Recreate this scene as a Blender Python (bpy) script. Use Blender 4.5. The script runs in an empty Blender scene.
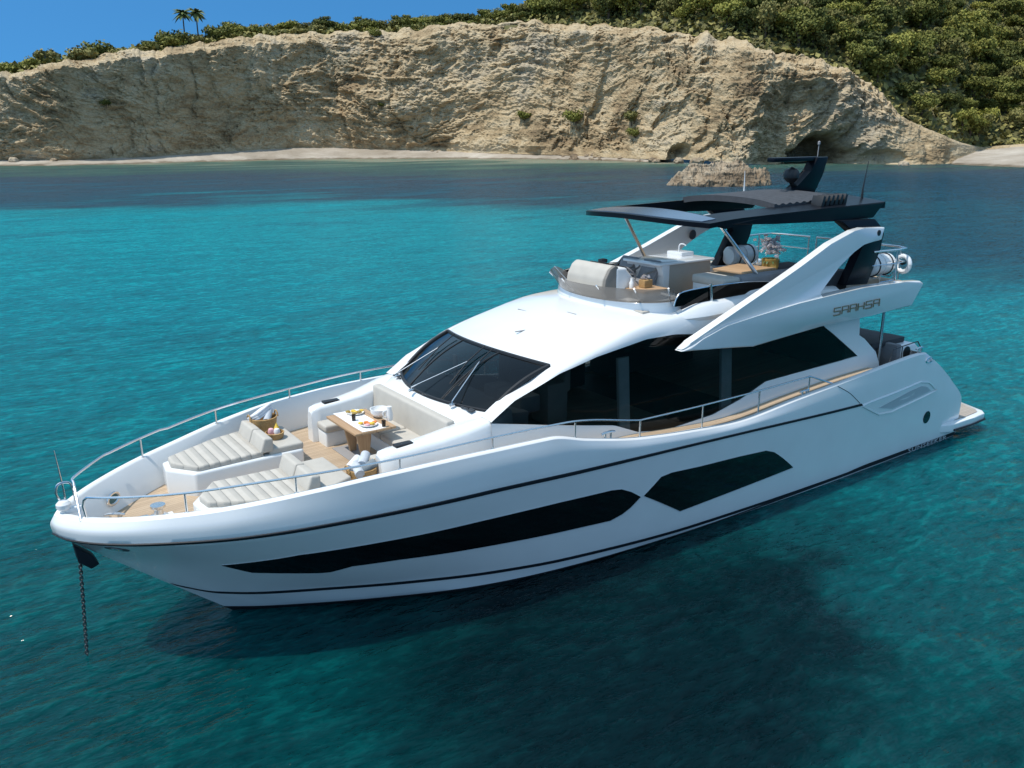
import bpy, bmesh, math, random
import numpy as np
from mathutils import Vector, Matrix, noise
random.seed(7); rng=np.random.default_rng(7)
SC=bpy.context.scene; COL=SC.collection

# ------------------------------------------------------------------ camera, sky, sun, exposure
CAM=Vector((24.1666,14.07963,8.22785)); YAW,PITCH,ROLL=-2.18192771,-.285114479,-.00512470884
fw=Vector((math.cos(PITCH)*math.cos(YAW),math.cos(PITCH)*math.sin(YAW),math.sin(PITCH)))
rt=fw.cross(Vector((0,0,1))).normalized(); up=rt.cross(fw)
rr=rt*math.cos(ROLL)+up*math.sin(ROLL); uu=-rt*math.sin(ROLL)+up*math.cos(ROLL)
cam=bpy.data.cameras.new('camera'); camo=bpy.data.objects.new('camera',cam); COL.objects.link(camo)
cam.sensor_width=36; cam.lens=36*850.307/1024; cam.clip_start=.1; cam.clip_end=6000
camo.matrix_world=Matrix(((rr.x,uu.x,-fw.x,CAM.x),(rr.y,uu.y,-fw.y,CAM.y),(rr.z,uu.z,-fw.z,CAM.z),(0,0,0,1)))
SC.camera=camo
SUN=Vector((.42,-.09,.89)).normalized()
sun=bpy.data.lights.new('sun','SUN'); suno=bpy.data.objects.new('sun',sun); COL.objects.link(suno)
sun.energy=2.05; sun.angle=math.radians(.53); sun.color=(1,.95,.87)
suno.rotation_euler=SUN.to_track_quat('Z','Y').to_euler()
W=bpy.data.worlds.new('World'); SC.world=W; W.use_nodes=True
nt=W.node_tree; bg=nt.nodes['Background']; sky=nt.nodes.new('ShaderNodeTexSky')
sky.sky_type='NISHITA'; sky.sun_disc=False; sky.sun_elevation=math.asin(SUN.z)
sky.sun_rotation=math.atan2(SUN.x,SUN.y); sky.altitude=0; sky.air_density=1.0; sky.dust_density=.1; sky.ozone_density=2.0
# clear dry air: the blue of the upper sky reaches low towards the horizon
stc=nt.nodes.new('ShaderNodeTexCoord'); smp=nt.nodes.new('ShaderNodeMapping'); smp.inputs['Location'].default_value=(0,0,.3); smp.inputs['Scale'].default_value=(1,1,.8)
snm=nt.nodes.new('ShaderNodeVectorMath'); snm.operation='NORMALIZE'
nt.links.new(stc.outputs['Generated'],smp.inputs[0]); nt.links.new(smp.outputs[0],snm.inputs[0]); nt.links.new(snm.outputs[0],sky.inputs[0])
sgs=nt.nodes.new('ShaderNodeSeparateXYZ'); nt.links.new(stc.outputs['Generated'],sgs.inputs[0])
srp=nt.nodes.new('ShaderNodeValToRGB'); srp.color_ramp.elements[0].color=(.15,.38,.50,1); srp.color_ramp.elements[1].color=(1.06,1.03,.8,1); srp.color_ramp.elements[1].position=.3; e_=srp.color_ramp.elements.new(.15); e_.color=(.15,.38,.50,1)
smx=nt.nodes.new('ShaderNodeMix'); smx.data_type='RGBA'; smx.blend_type='MULTIPLY'; smx.inputs['Factor'].default_value=1
nt.links.new(sgs.outputs['Z'],srp.inputs[0]); nt.links.new(sky.outputs[0],smx.inputs['A']); nt.links.new(srp.outputs[0],smx.inputs['B'])
nt.links.new(smx.outputs['Result'],bg.inputs[0]); bg.inputs[1].default_value=.15
SC.view_settings.view_transform='Standard'; SC.view_settings.look='None'; SC.view_settings.gamma=1
SC.view_settings.exposure=1.02; SC.view_settings.use_curve_mapping=False
SC.cycles.max_bounces=8; SC.cycles.transparent_max_bounces=12
SC.cycles.caustics_reflective=True; SC.cycles.caustics_refractive=False

# ------------------------------------------------------------------ helpers
def tag(o,label=None,cat=None,group=None,kind=None):
    for k,v in(('label',label),('category',cat),('group',group),('kind',kind)):
        if v: o[k]=v
    return o
def empty(name,loc,label,cat,group=None,rz=0):
    o=bpy.data.objects.new(name,None); COL.objects.link(o); o.location=loc; o.rotation_euler=(0,0,rz); o.empty_display_size=.3
    return tag(o,label,cat,group)
def link(name,me,parent=None,world=False):
    o=bpy.data.objects.new(name,me); COL.objects.link(o)
    if parent is not None:
        o.parent=parent
        if world and parent.type=='EMPTY': o.matrix_parent_inverse=Matrix.Translation(-parent.location)
    return o
def pchip(xs, ys, xq):
    xs=np.asarray(xs,float); ys=np.asarray(ys,float); xq=np.asarray(xq,float)
    if xs[0]>xs[-1]: xs=xs[::-1]; ys=ys[::-1]
    h=np.diff(xs); dl=np.diff(ys)/h; n=len(xs); m=np.zeros(n)
    for i in range(1,n-1):
        if dl[i-1]*dl[i]>0:
            w1=2*h[i]+h[i-1]; w2=h[i]+2*h[i-1]
            m[i]=(w1+w2)/(w1/dl[i-1]+w2/dl[i])
    m[0]=dl[0]; m[-1]=dl[-1]
    xc=np.clip(xq,xs[0],xs[-1]); i=np.clip(np.searchsorted(xs,xc)-1,0,n-2)
    t=(xc-xs[i])/h[i]
    return ((1+2*t)*(1-t)**2*ys[i]+t*(1-t)**2*h[i]*m[i]+t*t*(3-2*t)*ys[i+1]+t*t*(t-1)*h[i]*m[i+1])
def curve(tab,x):
    t=np.array(tab,float); return pchip(t[:,0],t[:,1],x)
def smooth_path(pts,n=6):
    P=[Vector(p) for p in pts]; out=[]
    for i in range(len(P)-1):
        p0=P[max(i-1,0)];p1=P[i];p2=P[i+1];p3=P[min(i+2,len(P)-1)]
        for k in range(n):
            t=k/n
            out.append(.5*((2*p1)+(p2-p0)*t+(2*p0-5*p1+4*p2-p3)*t*t+(3*p1-p0-3*p2+p3)*t**3))
    out.append(P[-1]); return out
class MB:
    def __init__(s): s.bm=bmesh.new(); s.mi=0
    def face(s,vs):
        try:
            f=s.bm.faces.new(vs); f.material_index=s.mi; f.smooth=True; return f
        except ValueError: return None
    def grid(s,P,flip=False,close=False):
        P=np.asarray(P,float); n,m=P.shape[:2]
        V=[[s.bm.verts.new(P[i,j]) for j in range(m)] for i in range(n)]
        for i in range(n-1+(1 if close else 0)):
            for j in range(m-1):
                i2=(i+1)%n
                q=[V[i][j],V[i2][j],V[i2][j+1],V[i][j+1]]
                s.face(q[::-1] if flip else q)
        return V
    def prism(s,poly,vec,bevel=0,seg=2):
        """closed polygon (3d points) extruded along vec; optional bevel"""
        vec=Vector(vec); a=[s.bm.verts.new(p) for p in poly]; b=[s.bm.verts.new(Vector(p)+vec) for p in poly]
        n=len(poly); fs=[]
        nrm=sum((Vector(poly[i]).cross(Vector(poly[(i+1)%n])) for i in range(n)),Vector())
        fl=nrm.dot(vec)>0
        fs.append(s.face(a[::-1] if fl else a)); fs.append(s.face(b if fl else b[::-1]))
        for i in range(n):
            q=[a[i],a[(i+1)%n],b[(i+1)%n],b[i]]; fs.append(s.face(q if fl else q[::-1]))
        if bevel:
            es={e for f in fs if f for e in f.edges}
            bmesh.ops.bevel(s.bm,geom=list(es),offset=bevel,segments=seg,profile=.6,affect='EDGES',clamp_overlap=True)
        return s
    def box(s,c,size,bevel=0,seg=2,rot=None):
        c=Vector(c); x,y,z=[v/2 for v in size]; R=rot if rot is not None else Matrix.Identity(3)
        poly=[c+R@Vector(p) for p in((-x,-y,-z),(x,-y,-z),(x,y,-z),(-x,y,-z))]
        return s.prism(poly,R@Vector((0,0,2*z)),bevel,seg)
    def tube(s,pts,r,seg=8,cap=True):
        P=[Vector(p) for p in pts]; rs=r if isinstance(r,(list,tuple)) else [r]*len(P)
        rings=[]; t=(P[1]-P[0]).normalized()
        a=t.orthogonal().normalized()
        for i,p in enumerate(P):
            d=(P[min(i+1,len(P)-1)]-P[max(i-1,0)])
            if d.length<1e-9: d=t
            d.normalize()
            a=(a-d*a.dot(d)); a=a.normalized() if a.length>1e-6 else d.orthogonal().normalized()
            b=d.cross(a)
            rings.append([s.bm.verts.new(p+rs[i]*(a*math.cos(2*math.pi*k/seg)+b*math.sin(2*math.pi*k/seg))) for k in range(seg)])
        for i in range(len(rings)-1):
            for k in range(seg): s.face([rings[i][k],rings[i][(k+1)%seg],rings[i+1][(k+1)%seg],rings[i+1][k]])
        if cap: s.face(rings[0][::-1]); s.face(rings[-1])
        return s
    def lathe(s,prof,c,seg=20,axis=None):
        c=Vector(c); R=Vector((0,0,1)).rotation_difference(Vector(axis)).to_matrix() if axis is not None else Matrix.Identity(3)
        rings=[]
        for r,z in prof:
            rings.append([s.bm.verts.new(c+R@Vector((r*math.cos(2*math.pi*k/seg),r*math.sin(2*math.pi*k/seg),z))) for k in range(seg)])
        for i in range(len(rings)-1):
            for k in range(seg): s.face([rings[i][k],rings[i][(k+1)%seg],rings[i+1][(k+1)%seg],rings[i+1][k]])
        if prof[0][0]>1e-4: s.face(rings[0][::-1])
        if prof[-1][0]>1e-4: s.face(rings[-1])
        return s
    def build(s,name,mats,parent=None,world=False,angle=35,weld=0,mirror=False):
        if weld: bmesh.ops.remove_doubles(s.bm,verts=s.bm.verts,dist=weld)
        if mirror:
            g=bmesh.ops.duplicate(s.bm,geom=list(s.bm.verts)+list(s.bm.edges)+list(s.bm.faces))['geom']
            vs=[e for e in g if isinstance(e,bmesh.types.BMVert)]; fs=[e for e in g if isinstance(e,bmesh.types.BMFace)]
            for v in vs: v.co.y=-v.co.y
            bmesh.ops.reverse_faces(s.bm,faces=fs)
            if weld: bmesh.ops.remove_doubles(s.bm,verts=s.bm.verts,dist=weld)
        me=bpy.data.meshes.new(name); s.bm.to_mesh(me); s.bm.free()
        for m in(mats if isinstance(mats,(list,tuple)) else [mats]): me.materials.append(m)
        me.set_sharp_from_angle(angle=math.radians(angle))
        return link(name,me,parent,world)

# ------------------------------------------------------------------ materials
def newmat(name):
    m=bpy.data.materials.new(name); m.use_nodes=True
    return m,m.node_tree,m.node_tree.nodes['Principled BSDF']
def N(nt,t,**k):
    n=nt.nodes.new(t)
    for a,b in k.items():
        if a.startswith('i_'):
            key=a[2:]; key=int(key) if key.isdigit() else key.replace('_',' ')
            n.inputs[key].default_value=b
        else: setattr(n,a,b)
    return n
def ramp(nt,fac,stops,interp='LINEAR'):
    r=nt.nodes.new('ShaderNodeValToRGB'); cr=r.color_ramp; cr.interpolation=interp
    while len(cr.elements)<len(stops): cr.elements.new(.5)
    for e,(p,c) in zip(cr.elements,stops): e.position=p; e.color=(*c,1) if len(c)==3 else c
    if fac is not None: nt.links.new(fac,r.inputs[0])
    return r
def simple(name,col,rough=.5,metal=0,var=.06,scale=6,bump=0,bscale=60,coat=0,spec=None):
    m,t,b=newmat(name); L=t.links
    tc=N(t,'ShaderNodeTexCoord'); n=N(t,'ShaderNodeTexNoise',i_Scale=scale,i_Detail=4.0); L.new(tc.outputs['Object'],n.inputs['Vector'])
    lo=tuple(max(c*(1-var),0) for c in col); hi=tuple(min(c*(1+var),1) for c in col)
    r=ramp(t,n.outputs['Fac'],[(.3,lo),(.7,hi)]); L.new(r.outputs[0],b.inputs['Base Color'])
    b.inputs['Roughness'].default_value=rough; b.inputs['Metallic'].default_value=metal
    if coat: b.inputs['Coat Weight'].default_value=coat; b.inputs['Coat Roughness'].default_value=.06
    if spec is not None: b.inputs['Specular IOR Level'].default_value=spec
    if bump:
        n2=N(t,'ShaderNodeTexNoise',i_Scale=bscale,i_Detail=3.0); L.new(tc.outputs['Object'],n2.inputs['Vector'])
        bp=N(t,'ShaderNodeBump',i_Strength=bump,i_Distance=.01); L.new(n2.outputs['Fac'],bp.inputs['Height']); L.new(bp.outputs[0],b.inputs['Normal'])
    return m
M={}
M['gel']=simple('white_gelcoat',(.76,.77,.77),.2,0,.02,1.5,coat=.7)
M['gel_deck']=simple('moulded_white',(.73,.735,.73),.4,0,.02,2)
M['dark_paint']=simple('black_gloss_paint',(.006,.008,.012),.3,0,.1,3,spec=.12)
M['stripe']=simple('dark_stripe',(.012,.016,.022),.55,spec=.25)
M['antifoul']=simple('antifouling',(.006,.007,.01),.6,0,.3,3)
M['steel']=simple('polished_steel',(.74,.74,.74),.24,1,.05,20)
M['steel_dark']=simple('weathered_chain',(.08,.085,.09),.5,.6,.4,30)
M['beige']=simple('taupe_upholstery',(.47,.44,.39),.75,0,.05,4,.25,220)
M['beige_dark']=simple('taupe_piping',(.2,.185,.165),.8,0,.08,4,.2,220)
M['greyfab']=simple('charcoal_upholstery',(.2,.2,.21),.7,0,.1,5,.25,200)
M['dkfab']=simple('anthracite_upholstery',(.035,.035,.04),.75,0,.1,5,.25,200)
M['grey']=simple('grey_panel',(.3,.29,.29),.5,0,.04,4)
M['black']=simple('black_plastic',(.012,.012,.013),.45,0,.15,10)
M['canvas']=simple('grey_folded_canvas',(.045,.048,.055),.7,0,.15,8,.4,60)
M['wicker']=None
M['gold']=simple('gold_pot',(.55,.36,.1),.35,.6,.1,10)
M['leaf_pot']=simple('orchid_leaf',(.05,.1,.03),.5,0,.2,20)
M['petal']=simple('white_petal',(.8,.78,.8),.6,0,.06,20)
M['towel']=simple('grey_towel',(.5,.53,.57),.9,0,.12,9,.6,120)
M['towel_white']=simple('white_towel',(.72,.73,.76),.9,0,.08,9,.6,120)
M['china']=simple('white_china',(.8,.79,.77),.25,0,.02,5)
M['cloth']=simple('white_linen',(.78,.77,.76),.85,0,.04,10,.3,150)
M['yellow']=simple('yellow_fruit',(.75,.5,.06),.5,0,.15,30)
M['orange']=simple('orange_fruit',(.75,.22,.05),.5,0,.25,40)
M['pink']=simple('pink_fruit',(.75,.42,.45),.55,0,.2,40)
M['flagred']=simple('red_flag_cloth',(.45,.04,.05),.8,0,.1,10)
M['flagwhite']=simple('white_flag_cloth',(.75,.75,.78),.8,0,.05,10)
M['chrome_letters']=simple('bronze_letters',(.33,.25,.16),.35,.4,.1,20)
M['letters_pale']=simple('pale_letters',(.35,.4,.42),.5,0,.1,20)
M['lens']=simple('speaker_grille',(.05,.05,.055),.6,0,.2,80,.5,400)

def wood_mat(name,light,dark,seam,pitch,axis=1,grain=9,rough=.55):
    m,t,b=newmat(name); L=t.links; tc=N(t,'ShaderNodeTexCoord'); sx=N(t,'ShaderNodeSeparateXYZ'); L.new(tc.outputs['Object'],sx.inputs[0])
    c=sx.outputs[axis]
    mul=N(t,'ShaderNodeMath',operation='MULTIPLY',i_1=1/pitch); L.new(c,mul.inputs[0])
    fr=N(t,'ShaderNodeMath',operation='FRACT'); L.new(mul.outputs[0],fr.inputs[0]); fl=N(t,'ShaderNodeMath',operation='FLOOR'); L.new(mul.outputs[0],fl.inputs[0])
    wn=N(t,'ShaderNodeTexWhiteNoise',noise_dimensions='1D'); L.new(fl.outputs[0],wn.inputs['W'])
    mp=N(t,'ShaderNodeMapping'); L.new(tc.outputs['Object'],mp.inputs[0]); s=[3,3,3]; s[axis]=40; s[0 if axis==1 else 1]=2; mp.inputs['Scale'].default_value=s
    n=N(t,'ShaderNodeTexNoise',i_Scale=1.0,i_Detail=5.0); L.new(mp.outputs[0],n.inputs['Vector'])
    ad=N(t,'ShaderNodeMath',operation='ADD'); L.new(n.outputs['Fac'],ad.inputs[0])
    w2=N(t,'ShaderNodeMath',operation='MULTIPLY',i_1=.35); L.new(wn.outputs['Value'],w2.inputs[0]); L.new(w2.outputs[0],ad.inputs[1])
    r=ramp(t,ad.outputs[0],[(.35,dark),(.9,light)])
    lt=N(t,'ShaderNodeMath',operation='LESS_THAN',i_1=.07); L.new(fr.outputs[0],lt.inputs[0])
    mx=N(t,'ShaderNodeMix',data_type='RGBA'); L.new(lt.outputs[0],mx.inputs['Factor']); L.new(r.outputs[0],mx.inputs['A']); mx.inputs['B'].default_value=(*seam,1)
    L.new(mx.outputs['Result'],b.inputs['Base Color']); b.inputs['Roughness'].default_value=rough
    return m
M['teak']=wood_mat('teak_deck',(.5,.38,.26),(.36,.26,.17),(.16,.12,.09),.075)
M['table_wood']=wood_mat('table_wood',(.5,.33,.19),(.38,.23,.12),(.33,.2,.11),.3,axis=0)
M['teak_grey']=wood_mat('shaded_teak',(.42,.36,.3),(.33,.28,.23),(.15,.13,.11),.075)

def glass_mat(name,tint,rough=.02,ior=1.5):
    m,t,b=newmat(name); L=t.links; out=t.nodes['Material Output']
    g=N(t,'ShaderNodeBsdfGlossy'); g.inputs['Roughness'].default_value=rough
    tr=N(t,'ShaderNodeBsdfTransparent'); tr.inputs[0].default_value=(*tint,1)
    fz=N(t,'ShaderNodeFresnel',i_IOR=ior); mx=N(t,'ShaderNodeMixShader')
    L.new(fz.outputs[0],mx.inputs[0]); L.new(tr.outputs[0],mx.inputs[1]); L.new(g.outputs[0],mx.inputs[2]); L.new(mx.outputs[0],out.inputs['Surface'])
    return m
M['glass']=glass_mat('dark_tinted_glass',(.3,.34,.35),ior=1.3)
M['wsglass']=glass_mat('windscreen_glass',(.11,.14,.16))
M['smoke']=glass_mat('smoked_acrylic',(.36,.33,.31))
M['deflector']=simple('bronze_acrylic',(.17,.145,.125),.12,0,.03,3); M['deflector'].node_tree.nodes['Principled BSDF'].inputs['Alpha'].default_value=.8
M['smoke_dark']=glass_mat('dark_smoked_acrylic',(.05,.045,.04),ior=1.3)
def wicker():
    m,t,b=newmat('woven_wicker'); L=t.links; tc=N(t,'ShaderNodeTexCoord')
    w=N(t,'ShaderNodeTexWave',i_Scale=14.0,i_Distortion=2.0); w.bands_direction='Z'; L.new(tc.outputs['Object'],w.inputs[0])
    n=N(t,'ShaderNodeTexNoise',i_Scale=40.0); L.new(tc.outputs['Object'],n.inputs['Vector'])
    a=N(t,'ShaderNodeMath',operation='MULTIPLY'); L.new(w.outputs['Fac'],a.inputs[0]); L.new(n.outputs['Fac'],a.inputs[1])
    r=ramp(t,a.outputs[0],[(.1,(.3,.17,.06)),(.6,(.62,.4,.17))]); L.new(r.outputs[0],b.inputs['Base Color'])
    bp=N(t,'ShaderNodeBump',i_Strength=.6,i_Distance=.01); L.new(w.outputs['Fac'],bp.inputs['Height']); L.new(bp.outputs[0],b.inputs['Normal']); b.inputs['Roughness'].default_value=.7
    return m
M['wicker']=wicker()
def quilt():
    m=simple('channelled_upholstery',(.47,.44,.39),.75,0,.05,4); t=m.node_tree; L=t.links; b=t.nodes['Principled BSDF']
    tc=N(t,'ShaderNodeTexCoord'); sx=N(t,'ShaderNodeSeparateXYZ'); L.new(tc.outputs['Object'],sx.inputs[0])
    mu=N(t,'ShaderNodeMath',operation='MULTIPLY',i_1=1/.19); L.new(sx.outputs[0],mu.inputs[0]); pp=N(t,'ShaderNodeMath',operation='PINGPONG',i_1=.5); L.new(mu.outputs[0],pp.inputs[0])
    pw=N(t,'ShaderNodeMath',operation='POWER',i_1=.5); L.new(pp.outputs[0],pw.inputs[0])
    bp=N(t,'ShaderNodeBump',i_Strength=1.0,i_Distance=.05); L.new(pw.outputs[0],bp.inputs['Height']); L.new(bp.outputs[0],b.inputs['Normal'])
    return m
M['quilt']=quilt()

# ------------------------------------------------------------------ setting: sea, beach, cliff, hill
FH=np.array([math.cos(YAW),math.sin(YAW)]); RH=np.array([math.sin(YAW),-math.cos(YAW)]); C0=np.array([CAM.x,CAM.y])
def wp(a,d,z):
    """bearing a (sideways metres per metre ahead of the drone) and distance ahead -> world xyz arrays"""
    a=np.asarray(a,float); d=np.asarray(d,float)
    xy=C0+d[...,None]*FH+(a*d)[...,None]*RH
    return np.concatenate([xy,np.broadcast_to(np.asarray(z,float),d.shape)[...,None]],-1)
def vnoise(P,seed=0):
    P=np.asarray(P,float); i=np.floor(P).astype(np.int64); f=P-i; f=f*f*f*(f*(f*6-15)+10)
    def h(x,y,z):
        n=(x*374761393+y*668265263+z*2147483647+seed*974634777)&0xffffffff
        n=((n^(n>>13))*1274126177)&0xffffffff; n=(n^(n>>16))&0xffffffff
        return n/4294967295.0
    r=0
    for dx in(0,1):
        for dy in(0,1):
            for dz in(0,1):
                w=(f[...,0] if dx else 1-f[...,0])*(f[...,1] if dy else 1-f[...,1])*(f[...,2] if dz else 1-f[...,2])
                r=r+w*h(i[...,0]+dx,i[...,1]+dy,i[...,2]+dz)
    return r*2-1
def fbm(P,oct=5,seed=0,gain=.5,ridge=False):
    s=0; a=1; t=0; P=np.asarray(P,float)
    for k in range(oct):
        n=vnoise(P*2.03**k+k*17.3,seed+k)
        if ridge: n=1-2*np.abs(n)
        s=s+a*n; t+=a; a*=gain
    return s/t
def sstep(x,a,b):
    t=np.clip((np.asarray(x,float)-a)/(b-a),0,1); return t*t*(3-2*t)
SHORE=[ # bearing a, waterline d, base d, base z, top d, top z
(-1.4254,234.9,244.9,1.54,256.9,19.48),
(-1.0726,238.4,247.9,1.68,259.9,20.57),
(-0.8373,246.0,255.3,1.64,267.3,22.03),
(-0.6021,263.2,272.2,1.37,284.2,26.17),
(-0.5633,263.8,273.8,1.35,286.2,28.63),
(-0.5245,264.4,275.3,1.33,288.2,30.81),
(-0.4728,274.7,286.2,1.54,299.7,33.19),
(-0.4340,283.7,295.6,1.74,309.5,36.18),
(-0.3799,294.4,306.8,2.32,321.3,38.82),
(-0.3434,301.7,314.4,2.77,329.3,41.18),
(-0.3058,309.5,322.5,3.25,337.9,43.73),
(-0.2505,317.9,331.5,4.01,347.5,45.72),
(-0.2023,323.6,337.5,3.64,353.5,46.53),
(-0.1435,322.9,336.4,3.19,352.4,46.62),
(-0.0729,322.1,335.1,2.61,351.1,48.32),
(0.0094,308.9,319.3,2.19,335.3,48.43),
(0.0529,302.3,311.4,1.99,327.4,46.43),
(0.1235,282.2,289.1,1.41,305.9,42.59),
(0.1741,262.3,268.3,1.40,285.7,39.20),
(0.2211,246.9,252.9,1.55,270.9,36.61),
(0.2799,233.8,239.0,0.75,257.0,31.93),
(0.3469,232.0,236.4,0.37,254.4,28.48),
(0.3893,231.9,235.9,0.25,252.3,24.86),
(0.4246,230.8,234.8,0.25,250.0,19.69),
(0.4563,229.8,233.8,0.24,247.8,13.50),
(0.4916,232.3,236.3,0.20,248.5,9.20),
(0.5151,234.0,238.0,0.17,248.9,7.08),
(0.5339,232.4,246.4,1.35,256.4,5.29),
(0.5574,224.7,262.7,3.18,265.7,3.99),
(0.6021,215.6,261.6,4.00,264.6,4.82),
(0.7503,200.2,240.2,4.18,243.2,5.98),
(1.0443,183.9,220.0,4.21,223.0,6.79),
(1.5147,159.8,189.8,4.33,192.8,7.85),
]

SH=np.array(SHORE); SH[:,0]*=.957
def bear(col): return (col-512)/850.3*.957
def sh(k,a): return np.interp(a,SH[:,0],SH[:,k])
def gridmesh(name,P,mats,kind='structure',flip=False,midx=None):
    n,m=P.shape[:2]; v=P.reshape(-1,3); i=np.arange(n*m).reshape(n,m)
    q=np.stack([i[:-1,:-1],i[1:,:-1],i[1:,1:],i[:-1,1:]],-1).reshape(-1,4)
    if flip: q=q[:,::-1]
    me=bpy.data.meshes.new(name); me.from_pydata(v.tolist(),[],q.tolist())
    for mm in(mats if isinstance(mats,list) else [mats]): me.materials.append(mm)
    me.polygons.foreach_set('use_smooth',np.ones(len(q),bool)); me.update()
    o=link(name,me)
    if kind: o['kind']=kind
    return o
def sea_mat():
    m,t,b=newmat('clear_sea_water'); L=t.links
    g=N(t,'ShaderNodeNewGeometry'); sub=N(t,'ShaderNodeVectorMath',operation='SUBTRACT'); L.new(g.outputs['Position'],sub.inputs[0]); sub.inputs[1].default_value=(CAM.x,CAM.y,0)
    pos=g.outputs['Position']
    def dot(v):
        n=N(t,'ShaderNodeVectorMath',operation='DOT_PRODUCT'); L.new(sub.outputs[0],n.inputs[0]); n.inputs[1].default_value=v; return n.outputs['Value']
    def math_(op,a,bv):
        n=N(t,'ShaderNodeMath',operation=op)
        for k,x in enumerate((a,bv)):
            if x is None: continue
            if isinstance(x,(int,float)): n.inputs[k].default_value=x
            else: L.new(x,n.inputs[k])
        return n.outputs[0]
    def noise_(scale,detail=3,stretch=None,rot=0,rough=.55):
        mp=N(t,'ShaderNodeMapping'); L.new(pos,mp.inputs[0]); mp.inputs['Rotation'].default_value=(0,0,rot)
        mp.inputs['Scale'].default_value=stretch or (1,1,1)
        n=N(t,'ShaderNodeTexNoise',i_Scale=scale,i_Detail=detail,i_Roughness=rough); L.new(mp.outputs[0],n.inputs['Vector']); return n.outputs['Fac']
    def smooth(x,a,bv):
        n=N(t,'ShaderNodeMapRange',interpolation_type='SMOOTHSTEP'); L.new(x,n.inputs['Value']); n.inputs['From Min'].default_value=a; n.inputs['From Max'].default_value=bv; return n.outputs[0]
    def mixc(f,a,col):
        n=N(t,'ShaderNodeMix',data_type='RGBA'); L.new(f,n.inputs['Factor']); L.new(a,n.inputs['A']); n.inputs['B'].default_value=(*col,1); return n.outputs['Result']
    d0=dot((FH[0],FH[1],0)); s=dot((RH[0],RH[1],0))
    view=math.atan2(FH[1],FH[0])
    nb=noise_(.016,5,(1,1,1)); nl=noise_(.05,4,(.35,1.6,1),-view+math.pi/2)
    dist=math_('ADD',math_('MULTIPLY',math_('SUBTRACT',nb,.5),.95),math_('MULTIPLY',math_('SUBTRACT',nl,.5),.8))
    d=math_('MULTIPLY',d0,math_('ADD',dist,1.0))
    d=math_('MAXIMUM',d,4)
    x=math_('DIVIDE',math_('SUBTRACT',math_('LOGARITHM',d,10.0),1.0),1.6)
    # bands of sand and sea grass seen through the water, by distance off the beach
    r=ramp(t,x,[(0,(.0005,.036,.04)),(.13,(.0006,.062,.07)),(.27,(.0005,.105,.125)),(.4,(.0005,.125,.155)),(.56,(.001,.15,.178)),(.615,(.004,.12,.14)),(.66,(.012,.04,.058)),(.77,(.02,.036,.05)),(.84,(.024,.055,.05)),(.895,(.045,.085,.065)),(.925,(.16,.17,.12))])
    col=r.outputs[0]
    # soft patches of weed
    pn=smooth(noise_(.09,4,(.5,1.3,1),-view+math.pi/2),.52,.66)
    mid=math_('MULTIPLY',smooth(d0,26,45),math_('SUBTRACT',1.0,smooth(d0,150,210)))
    col=mixc(math_('MULTIPLY',math_('MULTIPLY',pn,mid),.45),col,(.004,.07,.1))
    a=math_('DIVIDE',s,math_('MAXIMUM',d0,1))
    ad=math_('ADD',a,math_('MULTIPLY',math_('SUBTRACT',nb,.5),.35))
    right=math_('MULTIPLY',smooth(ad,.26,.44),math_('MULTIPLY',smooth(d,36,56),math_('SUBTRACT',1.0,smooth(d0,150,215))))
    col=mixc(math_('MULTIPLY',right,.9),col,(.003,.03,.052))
    # sea-grass meadow plus the boat's shadow and reflection, painted dark into the water colour
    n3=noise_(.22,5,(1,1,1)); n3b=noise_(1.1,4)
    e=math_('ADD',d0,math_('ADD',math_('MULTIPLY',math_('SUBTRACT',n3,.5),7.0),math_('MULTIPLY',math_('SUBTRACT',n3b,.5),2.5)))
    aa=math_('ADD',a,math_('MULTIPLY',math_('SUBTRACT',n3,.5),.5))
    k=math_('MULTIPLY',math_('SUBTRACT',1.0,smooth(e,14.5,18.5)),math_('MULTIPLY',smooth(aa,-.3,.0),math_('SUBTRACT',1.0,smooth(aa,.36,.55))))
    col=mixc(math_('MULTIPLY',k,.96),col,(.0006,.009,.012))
    # ripples
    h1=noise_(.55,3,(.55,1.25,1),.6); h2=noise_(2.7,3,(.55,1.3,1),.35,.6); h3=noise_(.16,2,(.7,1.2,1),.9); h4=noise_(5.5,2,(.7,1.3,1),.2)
    # light through the ripples painted into the colour: crests lighter, troughs darker
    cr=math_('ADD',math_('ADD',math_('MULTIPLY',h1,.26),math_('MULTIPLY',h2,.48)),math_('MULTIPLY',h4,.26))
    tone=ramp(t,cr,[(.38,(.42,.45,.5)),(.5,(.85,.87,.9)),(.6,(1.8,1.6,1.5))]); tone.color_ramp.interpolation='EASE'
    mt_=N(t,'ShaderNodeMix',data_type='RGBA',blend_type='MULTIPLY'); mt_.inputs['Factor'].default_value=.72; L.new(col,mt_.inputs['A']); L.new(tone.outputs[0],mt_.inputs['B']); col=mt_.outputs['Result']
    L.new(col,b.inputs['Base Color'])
    b.inputs['Roughness'].default_value=.09; b.inputs['IOR'].default_value=1.333; b.inputs['Specular IOR Level'].default_value=0
    b.inputs['Subsurface Weight'].default_value=.55; b.inputs['Subsurface Radius'].default_value=(.5,1.6,1.8); b.inputs['Subsurface Scale'].default_value=6.0
    h=math_('ADD',math_('MULTIPLY',h1,.42),math_('ADD',math_('MULTIPLY',h2,.125),math_('ADD',math_('MULTIPLY',h3,.55),math_('MULTIPLY',h4,.03))))
    bp=N(t,'ShaderNodeBump',i_Strength=1.0,i_Distance=1.0); L.new(h,bp.inputs['Height']); L.new(bp.outputs[0],b.inputs['Normal'])
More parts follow.
